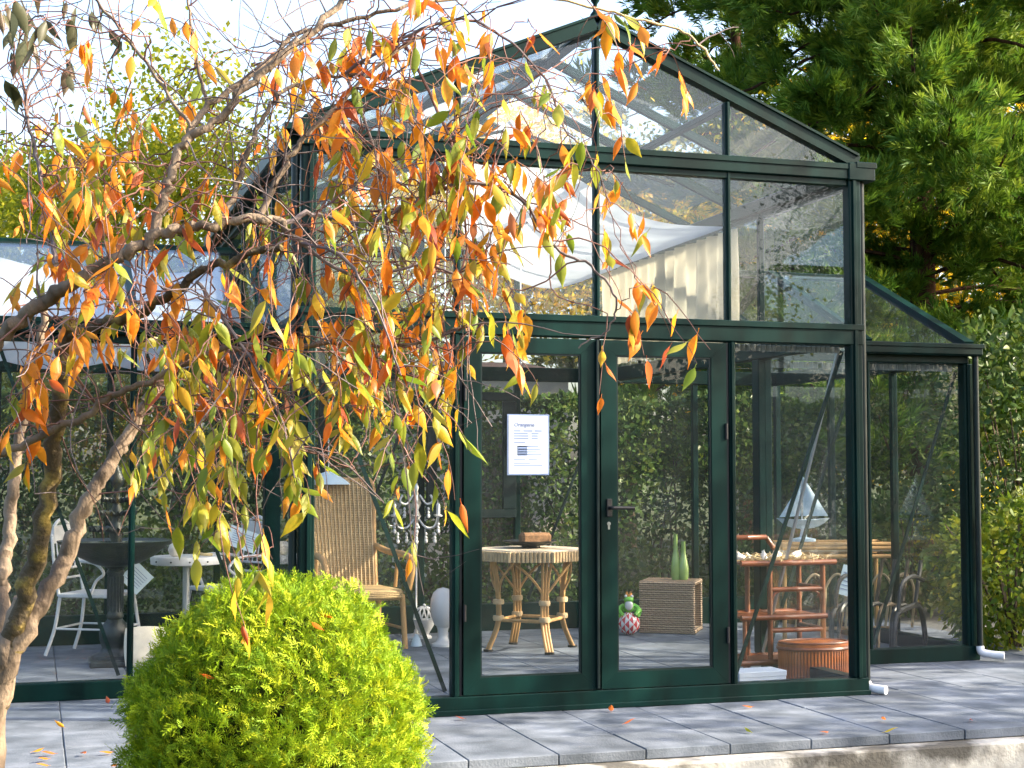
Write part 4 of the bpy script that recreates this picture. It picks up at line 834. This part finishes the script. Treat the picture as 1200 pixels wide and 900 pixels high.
# ------------------------------------------------------------------ cherry tree in front, left
TB = at(-28, 985, 4.85); TB[2] = GZ
CH = thing('cherry_tree', 'small autumn cherry tree with grey branches and drooping orange and green leaves', 'tree', TB)
def A(*p): return [at(*q) for q in p]
BR = [ # (points px,py,depth), start radius, end radius, material, name
    ([(-28, 985, 4.85), (-14, 880, 4.85), (0, 800, 4.83), (12, 745, 4.82), (26, 700, 4.8)], .080, .034, 'bark', 'trunk'),
    ([(-6, 830, 4.83), (10, 770, 4.82), (30, 700, 4.78), (50, 620, 4.7), (62, 530, 4.65), (70, 470, 4.6), (77, 400, 4.55), (84, 378, 4.52)], .052, .028, 'lichen_sun', 'branch'),
    ([(80, 396, 4.55), (110, 384, 4.5), (150, 372, 4.42), (190, 350, 4.35), (236, 320, 4.3), (275, 303, 4.25), (330, 290, 4.2)], .026, .014, 'lichen_sun', 'branch'),
    ([(-8, 840, 4.83), (8, 782, 4.82), (40, 722, 4.85), (75, 655, 4.95), (105, 590, 5.0), (130, 545, 5.05), (152, 505, 5.1), (175, 468, 5.12), (205, 430, 5.1), (240, 400, 5.05)], .05, .022, 'bark', 'branch'),
    ([(-10, 850, 4.84), (0, 770, 4.88), (2, 700, 5.0), (10, 640, 5.1), (16, 580, 5.15), (22, 520, 5.2), (40, 440, 5.2), (52, 350, 5.2)], .045, .018, 'bark', 'branch'),
    ([(-60, 470, 4.3), (-20, 418, 4.3), (10, 385, 4.28), (45, 358, 4.25), (85, 332, 4.22), (130, 305, 4.2), (165, 287, 4.2), (200, 270, 4.2), (250, 263, 4.2), (300, 258, 4.22), (330, 263, 4.25), (352, 285, 4.25)], .036, .013, 'bark', 'branch'),
    ([(178, 280, 4.2), (186, 245, 4.22), (198, 208, 4.25), (214, 168, 4.28), (250, 143, 4.3), (290, 104, 4.33), (335, 62, 4.36), (372, 30, 4.4), (410, -10, 4.42)], .022, .014, 'bark', 'branch'),
    ([(216, 166, 4.28), (240, 128, 4.36), (280, 98, 4.42), (322, 66, 4.48), (350, 40, 4.52), (420, 22, 4.55), (480, 5, 4.58)], .015, .008, 'bark', 'branch'),
    ([(224, 150, 4.3), (195, 108, 4.36), (165, 65, 4.42), (135, 28, 4.46), (105, -8, 4.5)], .0085, .006, 'bark', 'branch'),
    ([(242, 120, 4.4), (230, 70, 4.45), (222, 20, 4.5), (220, -10, 4.5)], .0085, .005, 'bark', 'branch'),
    ([(66, 310, 4.2), (60, 270, 4.3), (50, 220, 4.35), (38, 160, 4.4), (30, 110, 4.4), (60, 60, 4.4)], .012, .005, 'twigg', 'branch'),
    ([(-10, 535, 4.5), (45, 512, 4.5), (100, 486, 4.48), (135, 462, 4.45), (180, 446, 4.45), (250, 412, 4.45), (300, 405, 4.45), (400, 402, 4.45), (470, 405, 4.4), (540, 385, 4.4)], .018, .006, 'bark', 'branch'),
    ([(250, 265, 4.22), (275, 225, 4.3), (292, 170, 4.35), (318, 122, 4.42), (350, 98, 4.5), (405, 88, 4.55), (470, 95, 4.6)], .013, .006, 'bark', 'branch'),
    ([(300, 262, 4.22), (330, 200, 4.3), (358, 160, 4.32), (400, 122, 4.35), (450, 70, 4.4), (500, 40, 4.45)], .014, .006, 'bark', 'branch'),
    ([(330, 265, 4.25), (365, 250, 4.3), (420, 262, 4.35), (470, 245, 4.38), (540, 215, 4.4), (605, 228, 4.42), (650, 290, 4.4), (692, 312, 4.4), (722, 350, 4.38), (712, 385, 4.38), (678, 408, 4.38)], .012, .0032, 'twigg', 'branch'),
    ([(400, 88, 4.55), (470, 45, 4.5), (540, 22, 4.48), (592, 45, 4.45), (640, 95, 4.42), (662, 150, 4.4), (690, 182, 4.4), (716, 240, 4.4)], .008, .003, 'twigg', 'branch'),
    ([(480, 5, 4.58), (600, -8, 4.6), (690, 8, 4.6), (745, 22, 4.6), (795, 34, 4.62), (822, 55, 4.62), (842, 82, 4.62)], .007, .0045, 'straw', 'branch'),
    ([(300, 405, 4.45), (285, 470, 4.3), (268, 555, 4.2), (278, 615, 4.15), (284, 658, 4.12)], .006, .0025, 'twig', 'branch'),
    ([(420, 402, 4.45), (452, 455, 4.35), (470, 520, 4.3), (502, 565, 4.28)], .006, .0025, 'twig', 'branch'),
    ([(352, 285, 4.25), (420, 325, 4.3), (500, 310, 4.35), (560, 338, 4.35)], .009, .003, 'twigg', 'branch'),
    ([(405, 88, 4.55), (440, 180, 4.5), (452, 260, 4.48), (472, 330, 4.45), (500, 392, 4.42)], .007, .003, 'twigg', 'branch'),
    ([(470, 45, 4.5), (522, 150, 4.45), (540, 230, 4.42), (546, 300, 4.4), (520, 360, 4.4), (528, 420, 4.38)], .007, .003, 'twig', 'branch'),
    ([(230, 330, 4.3), (262, 375, 4.25), (300, 430, 4.2), (330, 490, 4.18), (345, 560, 4.15)], .009, .003, 'twigg', 'branch'),
    ([(420, 402, 4.45), (480, 440, 4.4), (530, 432, 4.38), (562, 400, 4.36)], .006, .0028, 'twig', 'branch'),
    ([(175, 468, 5.12), (220, 470, 5.0), (270, 500, 4.9), (330, 520, 4.85), (400, 540, 4.8), (450, 590, 4.75)], .010, .003, 'twigg', 'branch'),
    ([(120, 486, 4.5), (90, 440, 4.4), (60, 400, 4.3), (30, 430, 4.2), (10, 470, 4.2)], .006, .003, 'twig', 'branch'),
    ([(352, 285, 4.25), (400, 300, 4.1), (440, 360, 4.05), (470, 440, 4.0)], .008, .003, 'twigg', 'branch'),
    ([(30, 110, 4.4), (20, 60, 4.35), (40, 20, 4.3), (70, 30, 4.3)], .005, .003, 'twigg', 'branch'),
]
SK, SR = [], []
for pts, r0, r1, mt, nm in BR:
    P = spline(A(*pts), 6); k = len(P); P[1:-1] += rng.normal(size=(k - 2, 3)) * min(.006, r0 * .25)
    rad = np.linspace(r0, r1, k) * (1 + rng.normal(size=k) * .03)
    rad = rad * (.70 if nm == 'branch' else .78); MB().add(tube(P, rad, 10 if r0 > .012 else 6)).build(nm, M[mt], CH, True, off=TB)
    SK.append(P[2:]); SR.append(rad[2:])
SKP = np.concatenate(SK); SKR = np.concatenate(SR)
twr, twg = MB(), MB(); leaves = []   # leaves: base, dir, normal, size, colour class
def twig(p, d, L, r, droop, nseg=7, wob=.25, mb=None):
    pts = [np.array(p, float)]; d = np.array(d, float); d /= np.linalg.norm(d)
    for i in range(nseg):
        d = d + rng.normal(size=3) * wob / 2 + np.array([0, 0, -droop / nseg]); d /= np.linalg.norm(d); pts.append(pts[-1] + d * L / nseg)
    pts = np.array(pts); (mb or twr).add(tube(pts, np.linspace(r, r * .45, len(pts)), 4, False)); return pts
def pick(g):
    u = rng.random()
    if g >= 1: return 'dl'
    if u < g * .62: return 'gl'
    if u < g * 1.15: return 'yg'
    return 'redl' if rng.random() < .16 else 'orange'
def put(p, g, big=1.0, ax=None):
    d = np.array([rng.normal() * .36, rng.normal() * .36, -1.0]); 
    if ax is not None: d += np.array(ax) * rng.uniform(.1, .7)
    leaves.append((p, d, rng.normal(size=3) + np.array([0.15, -.9, .3]), big * rng.uniform(.060, .108), pick(g)))
def cluster(px, py, d, n, g, big=1.0):
    c = at(px, py, d); D2 = np.linalg.norm(SKP - c - np.array([0, 0, .05]), axis=1); cand = np.argsort(D2)[:40]; i = cand[rng.integers(len(cand))]; a = SKP[i]
    L = np.linalg.norm(c - a)
    if L > .06:
        mid = (a + c) / 2 + np.array([rng.normal() * .05, rng.normal() * .05, .10 * L + rng.normal() * .03]); P = spline([a, mid, c], 5); P[1:-1] += rng.normal(size=(len(P) - 2, 3)) * .006
        twr.add(tube(P, np.linspace(min(.003, SKR[i] * .6), .0014, len(P)), 4, False))
    dr = c - a; dr = dr / (np.linalg.norm(dr) + 1e-6)
    P = twig(c, dr * .5 + np.array([rng.normal() * .5, rng.normal() * .5, -.35]), rng.uniform(.14, .3), .002, .9, 5)
    for k in range(n): j = rng.integers(0, len(P)); put(P[j] + rng.normal(size=3) * .008, g, big, rng.normal(size=3) * .5)
REG = [(0, 130, 130, 345, 80, .15), (0, 95, 370, 500, 34, .05), (60, 420, 200, 335, 105, .25), (90, 400, 330, 450, 105, .35), (180, 375, 420, 548, 165, .6), (385, 515, 395, 515, 62, .45),
       (400, 600, 150, 420, 235, .34), (380, 570, 10, 180, 105, .15), (570, 735, 110, 290, 72, .3), (695, 768, 318, 385, 16, .2), (235, 300, 590, 650, 20, .7), (5, 85, 0, 60, 34, 1.0), (150, 212, 8, 50, 6, .2),
       (735, 800, 45, 75, 10, .1), (560, 700, 0, 110, 20, .12), (90, 200, 130, 240, 18, .1), (30, 110, 60, 160, 16, .1), (440, 500, 540, 570, 8, .6), (0, 60, 480, 620, 8, .2), (270, 400, 60, 200, 26, .12)]
for x0, x1, y0, y1, n, g in REG:
    n = int(n * 1.55); g = g if g >= 1 else min(.9, g + .08)
    while n > 0:
        k = min(n, int(rng.integers(3, 8))); n -= k
        cluster(rng.uniform(x0, x1), rng.uniform(y0, y1) - 14, rng.uniform(4.0, 5.0) if x1 < 560 else rng.uniform(4.25, 4.6), k, g, 1.15 if y0 > 590 else 1.0)
# bare twigs
okk = np.array([(q[2] > 1.3 + .1 * rng.random()) and ((q - CAM) @ _R / ((q - CAM) @ _F) * F_PX + 600 < 560 or rng.random() < .06) for q in SKP]); okk = np.nonzero(okk)[0]
for k in range(190):
    i = okk[rng.integers(len(okk))]; p = SKP[i]
    d = rng.normal(size=3) * np.array([1, .6, 1]) + np.array([.45, 0, .15]); L = rng.uniform(.15, .55)
    P = twig(p, d, L, min(.0028, SKR[i] * .6 + .0006), rng.uniform(-.2, 1.3), 8, .28, twg if rng.random() < .6 else twr)
    for q in range(rng.integers(0, 3)):
        j = rng.integers(2, len(P)); twig(P[j], rng.normal(size=3) + np.array([.2, 0, 0]), L * .45, .0015, rng.uniform(0, 1), 5, .3, twg)
for k in range(120):   # the tangle of fine shoots near the gable's left corner and over the sky
    px, py = (rng.uniform(270, 460), rng.uniform(90, 300)) if k % 3 else (rng.uniform(0, 420), rng.uniform(-10, 160)); c = at(px, py, rng.uniform(4.1, 4.8))
    i = np.argmin(np.linalg.norm(SKP - c, axis=1)); twig(SKP[i], (c - SKP[i]) / (np.linalg.norm(c - SKP[i]) + 1e-3) + rng.normal(size=3) * .2, np.linalg.norm(c - SKP[i]) + .15, .002, .2, 9, .22, twg)
for m_, mt, nm in ((twr, 'twig', 'red_twigs'), (twg, 'twigg', 'grey_twigs')):
    o = m_.build(nm, M[mt], CH, True, off=TB); o['kind'] = 'stuff'
# leaves: the 300 that show largest are objects of their own, the rest one mass
def leaf_mesh(seed):
    r = np.random.default_rng(seed); cv = r.uniform(.02, .22); fold = r.uniform(.05, .13); wd = r.uniform(.125, .185); V, Fc = [], []; prof = [0, .62, .95, 1.0, .86, .55, .22, 0]; n_ = len(prof) - 1
    tw = r.uniform(-.4, .4)
    for i, w_ in enumerate(prof):
        t_ = i / n_; z = t_; y = -cv * math.sin(t_ * 2.2) * 1.0; 
        for s in (-1, 0, 1):
            a = tw * t_; x_ = s * w_ * wd; y_ = y + abs(s) * w_ * fold + .012 * s * math.sin(9 * t_ + seed); V.append((x_ * math.cos(a) - (y_ - y) * math.sin(a), y + x_ * math.sin(a) + (y_ - y) * math.cos(a), z))
    for i in range(n_):
        for s in (0, 1): Fc.append((3 * i + s, 3 * i + s + 1, 3 * i + 4 + s, 3 * i + 3 + s))
    st = tube([(0, 0, -.16), (.01, 0, -.08), (0, 0, .02)], .010, 4, False)
    return MB().add((V, Fc)).add(st)
LM = {}
for c in ('orange', 'redl', 'yg', 'gl', 'dl'):
    LM[c] = [leaf_mesh(s).data('leaf', M[c], True) for s in range(5)]
from mathutils import Matrix, Vector
def leafmatrix(p, d, nrm, s):
    z = np.array(d) / np.linalg.norm(d); x = np.cross(z, nrm); x /= np.linalg.norm(x) + 1e-9; y = np.cross(z, x)
    return Matrix([[*(np.array([x[i], y[i], z[i]]) * s), p[i]] for i in range(3)] + [[0, 0, 0, 1]])
leaves.sort(key=lambda q: -q[3] / np.linalg.norm(q[0] - CAM))
rest = {}
for k, (p, d, nrm, s, c) in enumerate(leaves):
    mx = leafmatrix(p - TB, d, nrm, s)
    if k < 300: o = link(bpy.data.objects.new('leaf', LM[c][k % 5]), CH); o.matrix_local = mx
    else: rest.setdefault(c, []).append((mx, k % 5))
MLEAF = dict(orange=[(0.6, 0.12, 0.012), (0.7, 0.2, 0.014), (0.74, 0.28, 0.018), (0.58, 0.22, 0.03), (0.68, 0.38, 0.03)], redl=[(0.32, 0.07, 0.03), (0.46, 0.10, 0.025), (0.46, 0.17, 0.07), (0.58, 0.15, 0.025)],
             yg=[(0.24, 0.27, 0.022), (0.36, 0.34, 0.028), (0.52, 0.38, 0.026), (0.6, 0.33, 0.026)], gl=[(0.12, 0.19, 0.018), (0.19, 0.26, 0.024), (0.28, 0.31, 0.035), (0.34, 0.28, 0.04)], dl=[(0.05, 0.06, 0.03), (0.09, 0.09, 0.045), (0.13, 0.09, 0.05)])
base_v = [np.array([v.co[:] for v in LM['orange'][s].vertices]) for s in range(5)]; base_f = [[tuple(p.vertices) for p in LM['orange'][s].polygons] for s in range(5)]
V, Fq, MI, RN, nn = [], [], [], [], 0; slots = list(rest)
for ci, c in enumerate(slots):
    for mx, s in rest[c]:
        mm = np.array(mx); V.append(base_v[s] @ mm[:3, :3].T + mm[:3, 3]); Fq += [tuple(i + nn for i in q) for q in base_f[s]]; MI += [ci] * len(base_f[s]); RN += [rng.random()] * len(base_f[s]); nn += len(base_v[s])
me = rawmesh('small_leaves', np.concatenate(V), Fq, [leafmat('massed_' + c, MLEAF[c], .52, .4, True, .35, .25) for c in slots], RN, True); me.polygons.foreach_set('material_index', MI)
o = link(bpy.data.objects.new('small_leaves', me), CH); o['kind'] = 'stuff'

# fallen leaves
FL = [(103, 806, 0, 'orange', 'orange fallen leaf standing at the left wing plinth'), (75, 852, 0, 'orange', 'orange fallen leaf upright on a slab joint left of the shrub'), (127, 824, 0, 'redl', 'dark fallen leaf against the plinth left of the shrub'),
      (545, 842, 0, 'redl', 'brown fallen leaf at the plinth below the left door'), (716, 833, 0, 'redl', 'brown fallen leaf at the plinth below the right door'), (731, 848, 0, 'redl', 'curled pink brown fallen leaf in front of the right door'),
      (881, 858, 0, 'yg', 'pale yellow fallen leaf in front of right glass panel'), (882, 828, 0, 'orange', 'orange fallen leaf at the plinth below right glass panel'), (970, 857, 0, 'redl', 'brown fallen leaf near terrace edge in front of right corner'),
      (1035, 843, 0, 'redl', 'red brown fallen leaf on the slabs right of the corner post'), (1036, 858, 0, 'yg', 'yellow fallen leaf at the terrace edge right of the corner post'), (1138, 843, 0, 'redl', 'dark curled fallen leaf furthest right on the terrace'),
      (150, 871, 0, 'yg', 'green yellow fallen leaf nearest the left side of the shrub')] + [(x, y, 0, 'redl' if i % 2 else 'orange', lb) for i, (x, y, lb) in enumerate([
      (38, 881, 'leftmost fallen leaf of the row at the bottom left of the terrace'), (65, 883, 'second fallen leaf from the left in the bottom left row'), (57, 889, 'small fallen leaf just below the second leaf of the row'),
      (95, 882, 'third fallen leaf of the bottom left row, at the slab joint'), (133, 881, 'fourth fallen leaf from the left in the bottom left row'), (160, 881, 'last fallen leaf of the bottom left row, nearest the shrub'),
      (57, 897, 'fallen leaf at the very bottom edge left of the slab joint'), (131, 898, 'fallen leaf at the very bottom edge right of the slab joint')])]
for i, (px, py, z, c, lab) in enumerate(FL):
    p = onz(px, py, .012); a = rng.uniform(0, 6.28); up = rng.uniform(.1, .5) if i > 2 else 1.2
    o = link(bpy.data.objects.new('fallen_leaf', LM[c][i % 5])); o.matrix_world = leafmatrix(p, (math.cos(a), math.sin(a), up * .35), (0.2, -.1, 1) if i > 2 else (0, -1, .2), rng.uniform(.06, .085))
    tag(o, lab, 'leaf', 'fallen leaves on the terrace')

# ------------------------------------------------------------------ golden cypress shrub
sc_ = at(322, 850, 5.95); SB = np.array([sc_[0], sc_[1], GZ]); SH = thing('golden_cypress', 'round golden green dwarf cypress shrub in front of the terrace', 'shrub', SB)
RX, RZ, CZ = .55, .61, .25 - GZ
def shr(u):  # lumpy radius
    return 1 + .035 * np.sin(u[:, 0] * 7 + 1) * np.sin(u[:, 2] * 6) + .03 * np.sin(u[:, 1] * 9 + u[:, 0] * 5) + .03 * np.sin(u[:, 2] * 15 + 3 * u[:, 0])
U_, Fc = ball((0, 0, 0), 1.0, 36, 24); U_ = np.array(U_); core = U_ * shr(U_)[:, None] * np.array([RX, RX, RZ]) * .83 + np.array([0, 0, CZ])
MB().add((core, Fc)).build('twig_shade_core', M['cyp'], SH, True)  # dark core, shrub's self-shadow put into its colour
MB().add(tube([(0, 0, 0), (0, 0, .3)], .05, 8)).build('stem', M['brownbark'], SH, True)
for sd in range(3):
    n = 6000; u = unit(rng.normal(size=(n, 3))); u = u[u[:, 2] > -.85]; n = len(u)
    rr = shr(u) * rng.uniform(.86, 1.03, n); P = u * rr[:, None] * np.array([RX, RX, RZ]) + np.array([0, 0, CZ])
    D = u * .9 + rng.normal(size=(n, 3)) * .42 + np.array([0.0, 0, .30]); tv, tf = spray(sd + 2, 5, 1, .5, .06)
    o = scatter('foliage', tv, tf, P, D, rng.uniform(.045, .085, n), M['golden'], SH, flat=np.cross(D, np.cross(D, u + rng.normal(size=(n, 3)) * .3)) + 1e-3); o['kind'] = 'stuff'
for i, (px, py, lb) in enumerate([(359, 710, 'highest fallen leaf caught on the right half of the shrub'), (374, 718, 'fallen leaf caught just right of the highest leaf on the shrub'), (365, 729, 'lowest of three fallen leaves caught on the right half of the shrub'), (268, 744, 'left one of two fallen leaves caught near the middle of the shrub'), (283, 754, 'right one of two fallen leaves caught near the middle of the shrub'), (236, 790, 'lone fallen leaf caught low on the left of the shrub')]):
    c = at(px, py, 1) - CAM; c /= np.linalg.norm(c); ce = SB + np.array([0, 0, CZ]); oc = (CAM - ce) / np.array([RX, RX, RZ]) / 1.04; dd = c / np.array([RX, RX, RZ]) / 1.04
    b_ = oc @ dd; q_ = dd @ dd; disc = b_ * b_ - q_ * (oc @ oc - 1); t_ = (-b_ - math.sqrt(max(disc, 0))) / q_
    o = link(bpy.data.objects.new('fallen_leaf', LM['orange' if i % 3 else 'yg'][i % 5])); o.matrix_world = leafmatrix(CAM + c * (t_ - .02), rng.normal(size=3) * .6 + np.array([.5, 0, -.2]), (0.2, -1, .4), .06)
    tag(o, lb, 'leaf', 'fallen leaves caught on the shrub')

# ------------------------------------------------------------------ giant conifer on the right
def conifer(name, label, base, h, R, nbr, tuft_s, seed, lm, zlo=.08, tr=.3, cone=.55, ntuft=9, nsub=12):
    r = np.random.default_rng(seed); base = np.array(base, float); t = thing(name, label, 'tree', base)
    tp = np.array([(0, 0, 0), (.02, 0, h * .06), (.05, .03, h * .3), (0, .05, h * .6), (0, 0, h)]); MB().add(tube(spline(tp, 4), np.interp(np.linspace(0, 1, 17), [0, .06, 1], [tr * 1.6, tr, .03]), 14)).build('trunk', M['redbark'], t, True)
    P, D = [], []
    for k in range(nbr):
        f = zlo + (1 - zlo) * (k + r.random()) / nbr; z = f * h; a = k * 2.399 + r.normal() * .25; L = R * (1 - f) ** cone * r.uniform(.75, 1.1) * (0.75 if f < .12 else 1)
        dr = np.array([math.cos(a), math.sin(a), 0]); pth = spline([(0, 0, z), dr * L * .35 + (0, 0, z + .03 * L), dr * L * .75 + (0, 0, z - .16 * L), dr * L + (0, 0, z - .08 * L)], 4)
        MB().add(tube(pth, np.linspace(max(.02, tr * .13), .008, len(pth)), 5)).build('limb', M['redbark'], t, True)
        for s in range(nsub):
            q = r.uniform(.1, 1); b = pth[int(q * (len(pth) - 1))]; sd = np.cross(dr, (0, 0, 1)) * r.choice((-1, 1)); sl = r.uniform(.25, .75) * L * .35 * (1.25 - q * .6)
            e = b + sd * sl * r.uniform(.3, 1) + dr * sl * r.uniform(.1, .7) + np.array([0, 0, r.normal() * .10 - .04])
            for i in range(ntuft):
                u = r.uniform(.25, 1.05); P.append(b + (e - b) * u + r.normal(size=3) * .075); D.append((e - b) / (np.linalg.norm(e - b) + 1e-6) * .6 + dr * .35 + np.array([0, 0, .55]) + r.normal(size=3) * .4)
    P, D = np.array(P), np.array(D); half = len(P) // 2
    for i, sl_ in enumerate((slice(0, None, 2), slice(1, None, 2))):
        tv, tf = blades(15, 1.0, .085, .6, 5 + i); o = scatter('foliage', tv, tf, P[sl_], D[sl_], tuft_s * r.uniform(.7, 1.25, len(P[sl_])), lm, t); o['kind'] = 'stuff'
    return t
sq = at(1082, 560, 17.2); conifer('giant_sequoia', 'tall dark green sequoia with red bark behind the right wing', (sq[0], sq[1], -.06), 15.5, 3.9, 160, .175, 21, M['sequoia'], .10, .22, .42, 24, 22)
sq2 = at(1290, 560, 20.5); conifer('conifer_tree', 'second dark conifer at the right edge behind the sequoia', (sq2[0], sq2[1], -.06), 13, 3.4, 80, .28, 33, M['sequoia'], .05, .25, .5, 9, 12)
sq3 = at(868, 560, 27); conifer('conifer_tree', 'distant dark conifer rising behind the roof right of the ridge', (sq3[0], sq3[1], -.06), 17, 3.6, 85, .28, 35, M['sequoia'], .12, .25, .40, 13, 14)

# ------------------------------------------------------------------ hedge behind the glasshouse
HG = thing('hedge', 'clipped evergreen hedge running behind the glasshouse', 'hedge', (0, 5.35, -.06))
n = 76000; x = rng.uniform(-8, 5.2, n); tsel = rng.random(n); y = np.where(tsel < .55, -.42 + rng.exponential(.10, n), rng.uniform(-.42, .42, n)); y += .07 * np.sin(x * 3.1) + .05 * np.sin(x * 7.3 + 1)
top_ = 2.05 + .04 * np.sin(x * 2.3) + .03 * np.sin(x * 9); z = np.where(rng.random(n) < .14, top_ - rng.exponential(.05, n), rng.uniform(.05, 1, n) * top_)
dens = np.sin(x * 5.1 + 2 * np.sin(z * 4)) * np.sin(z * 6.3 + x * 1.7); keep = rng.random(n) < .86 + .2 * dens
P = np.stack([x, y, z], 1)[keep]; D = rng.normal(size=P.shape) + np.array([0, -.5, .3])
o = scatter('foliage', QLEAF_V, QLEAF_T, P, D, rng.uniform(.045, .085, len(P)), M['hedge'], HG)
for k in range(24):
    xx = -7.8 + k * .55; m = MB()
    for q in range(5): m.add(tube(spline([(xx + .03 * q, 0, 0), (xx + rng.normal() * .12, rng.normal() * .1, .7), (xx + rng.normal() * .25, rng.normal() * .2, 1.6)]), np.linspace(.016, .005, 13), 5))
    m.build('stem', M['brownbark'], HG, True)

# ------------------------------------------------------------------ trees beyond
def ct(px, d, *a, **k): p = at(px, 560, d); return (p[0], p[1], -.06)
crown_tree('autumn_tree', 'yellow green autumn tree behind the left wing', ct(205, 21), 6.9, 2.7, 95, 480, .10, M['lime'], M['brownbark'], .2, .16, 'autumn trees beyond the hedge', 3)
crown_tree('autumn_tree', 'yellow autumn tree at the left edge behind the cherry branches', ct(-30, 24), 6.6, 2.8, 80, 420, .10, M['lime'], M['brownbark'], .2, .16, 'autumn trees beyond the hedge', 4)
crown_tree('autumn_tree', 'golden autumn tree seen through the glass under the shade cloth', ct(600, 25), 7.5, 2.7, 75, 260, .11, M['yellow'], M['brownbark'], .5, .15, 'autumn trees beyond the hedge', 5)
crown_tree('autumn_tree', 'green golden autumn tree seen through the glass left of the curtain', ct(735, 27), 7.5, 2.6, 65, 240, .11, M['lime'], M['brownbark'], .5, .15, 'autumn trees beyond the hedge', 6)
crown_tree('autumn_tree', 'golden autumn tree seen through the upper right panel', ct(925, 22), 6.3, 2.3, 75, 260, .10, M['yellow'], M['brownbark'], .4, .14, 'autumn trees beyond the hedge', 7)
crown_tree('autumn_tree', 'bright yellow tree glowing through gaps of the sequoia', ct(1130, 27), 10.0, 4.0, 110, 200, .17, M['yellow'], M['brownbark'], .1, .2, 'autumn trees beyond the hedge', 8)
crown_tree('autumn_tree', 'yellow green tree behind the cherry trunk on the left', ct(390, 30), 6.0, 2.8, 60, 160, .16, M['lime'], M['brownbark'], .3, .15, 'autumn trees beyond the hedge', 9)
# shrubs at the right edge
def bush(name, label, base, R, h, n, lm, leaf, seed):
    r = np.random.default_rng(seed); t = thing(name, label, 'shrub', base)
    for k in range(9):
        e = np.array([r.normal() * R * .5, r.normal() * R * .5, h * r.uniform(.6, .95)]); MB().add(tube(spline([(0, 0, 0), e * .5 + (0, 0, .1), e]), np.linspace(.018, .005, 13), 5)).build('stem', M['brownbark'], t, True)
    u = unit(r.normal(size=(n, 3))) * r.uniform(.3, 1, (n, 1)) ** .5; P = u * np.array([R, R, h * .5]) + (0, 0, h * .52); P += .10 * np.sin(P[:, [1, 2, 0]] * 8)
    scatter('foliage', LEAF_V, LEAF_T, P, u + r.normal(size=P.shape) * .6 + np.array([0, 0, -.3]), leaf * r.uniform(.6, 1.3, n), lm, t)
p = onz(1185, 768); bush('yellow_shrub', 'leafy yellow green shrub at the right edge beside wing corner', (p[0] + .35, p[1] + .45, -.06), .62, 1.15, 4600, M['mid'], .065, 3)
p = onz(1150, 745); bush('green_shrub', 'dark green shrub growing behind the right wing glass', (p[0] + .45, p[1] + 1.7, -.06), .7, 1.25, 2600, M['hedge'], .09, 5)
p = onz(1215, 740); bush('tall_shrub', 'tall green feathery shrub right of the wing under the conifers', (p[0] + .9, p[1] + 1.3, -.06), 1.0, 2.9, 7000, M['hedge'], .09, 6)
p = ony(1060, 700, 5.4); bush('low_yellow_shrub', 'low yellow leaved shrub seen through the right wing', (p[0], 5.3, -.06), .6, .9, 2000, M['lime'], .08, 7)

# ------------------------------------------------------------------ things beyond the hedge
b0 = ony(493, 446, 11); b1 = ony(673, 446, 11); t = thing('shed', 'brown roofed garden shed showing above the hedge', 'shed', ((b0[0] + b1[0]) / 2, 12, -.06)); hw = (b1[0] - b0[0]) / 2 * .92
hz = ony(560, 430, 11)[2]
MB().add(box(-hw, hw, -1, 1, 0, hz)).build('wall', M['render'], t)
MB().add(([(-hw - .1, -1.15, hz - .02), (hw + .1, -1.15, hz - .02), (hw + .1, 1.15, hz - .02), (-hw - .1, 1.15, hz - .02), (-hw + .3, 0, hz + .2), (hw - .3, 0, hz + .2)], [(0, 1, 5, 4), (1, 2, 5), (2, 3, 4, 5), (3, 0, 4), (3, 2, 1, 0)])).build('roof', M['tile'], t)
MB().add(cbox(-.4, .4, -1.04, -1.0, 0, 2.0, .01)).build('door', M['brownbark'], t)
b0 = ony(905, 432, 10.5); b1 = ony(985, 452, 10.5); t = thing('awning', 'bright blue tarpaulin awning beyond the hedge on the right', 'awning', ((b0[0] + b1[0]) / 2, 10.5, -.06))
hw = (b1[0] - b0[0]) / 2 + .1; z1, z0 = b0[2] + .06, b1[2] + .06
MB().add(sheet(lambda u, v: (-hw + 2 * hw * u, -.0 + 1.0 * v, z1 + .15 * v - .05 * math.sin(math.pi * u)), 10, 4)).add(sheet(lambda u, v: (-hw + 2 * hw * u, .01 * math.sin(u * 30) * v, z1 - .05 * math.sin(math.pi * u) - (z1 - z0) * v), 20, 3)).build('sheet', M['tarp'], t, True)
for s in (-1, 1):
    for y in (0.03, .97): MB().add(tube([(s * (hw - .03), y, 0), (s * (hw - .03), y, z1 + .1 * y)], .02, 8)).build('pole', M['alu'], t)

# ------------------------------------------------------------------ trees around the viewer: they shade the front and mirror in the glass
crown_tree('shade_tree', 'broad leaved tree right of the terrace, out of view, shading the front', (9.4, -1.7, GZ), 9.0, 3.1, 70, 115, .16, M['hedge'], M['brownbark'], .16, .2, None, 12, .7, .38)
BT = [(26, -40, 14, 4.4, 'tallest tree behind the viewer, mirrored in the upper right panel'), (34, -43, 12, 4.6, 'tall tree far behind the viewer on the right')]
BT += [(x, -38 - 2 * (k % 2), 5.6 + .5 * (k % 3), 3.6, 'unseen low tree in the row added behind the viewer to darken reflections') for k, x in enumerate((-16, -10, -4, 2, 8, 14, 20))]  # low row added out of view, covers the bright horizon mirrored in the glass
for i, (x, y, h, R, lab) in enumerate(BT):
    crown_tree('offscreen_tree', lab, (x, y, GZ), h, R, 90, 700 if h > 10 else 150, .15 if h > 10 else .34, M['dark'], M['brownbark'], .0, .2, 'trees behind the viewer', 40 + i, .4, .75)
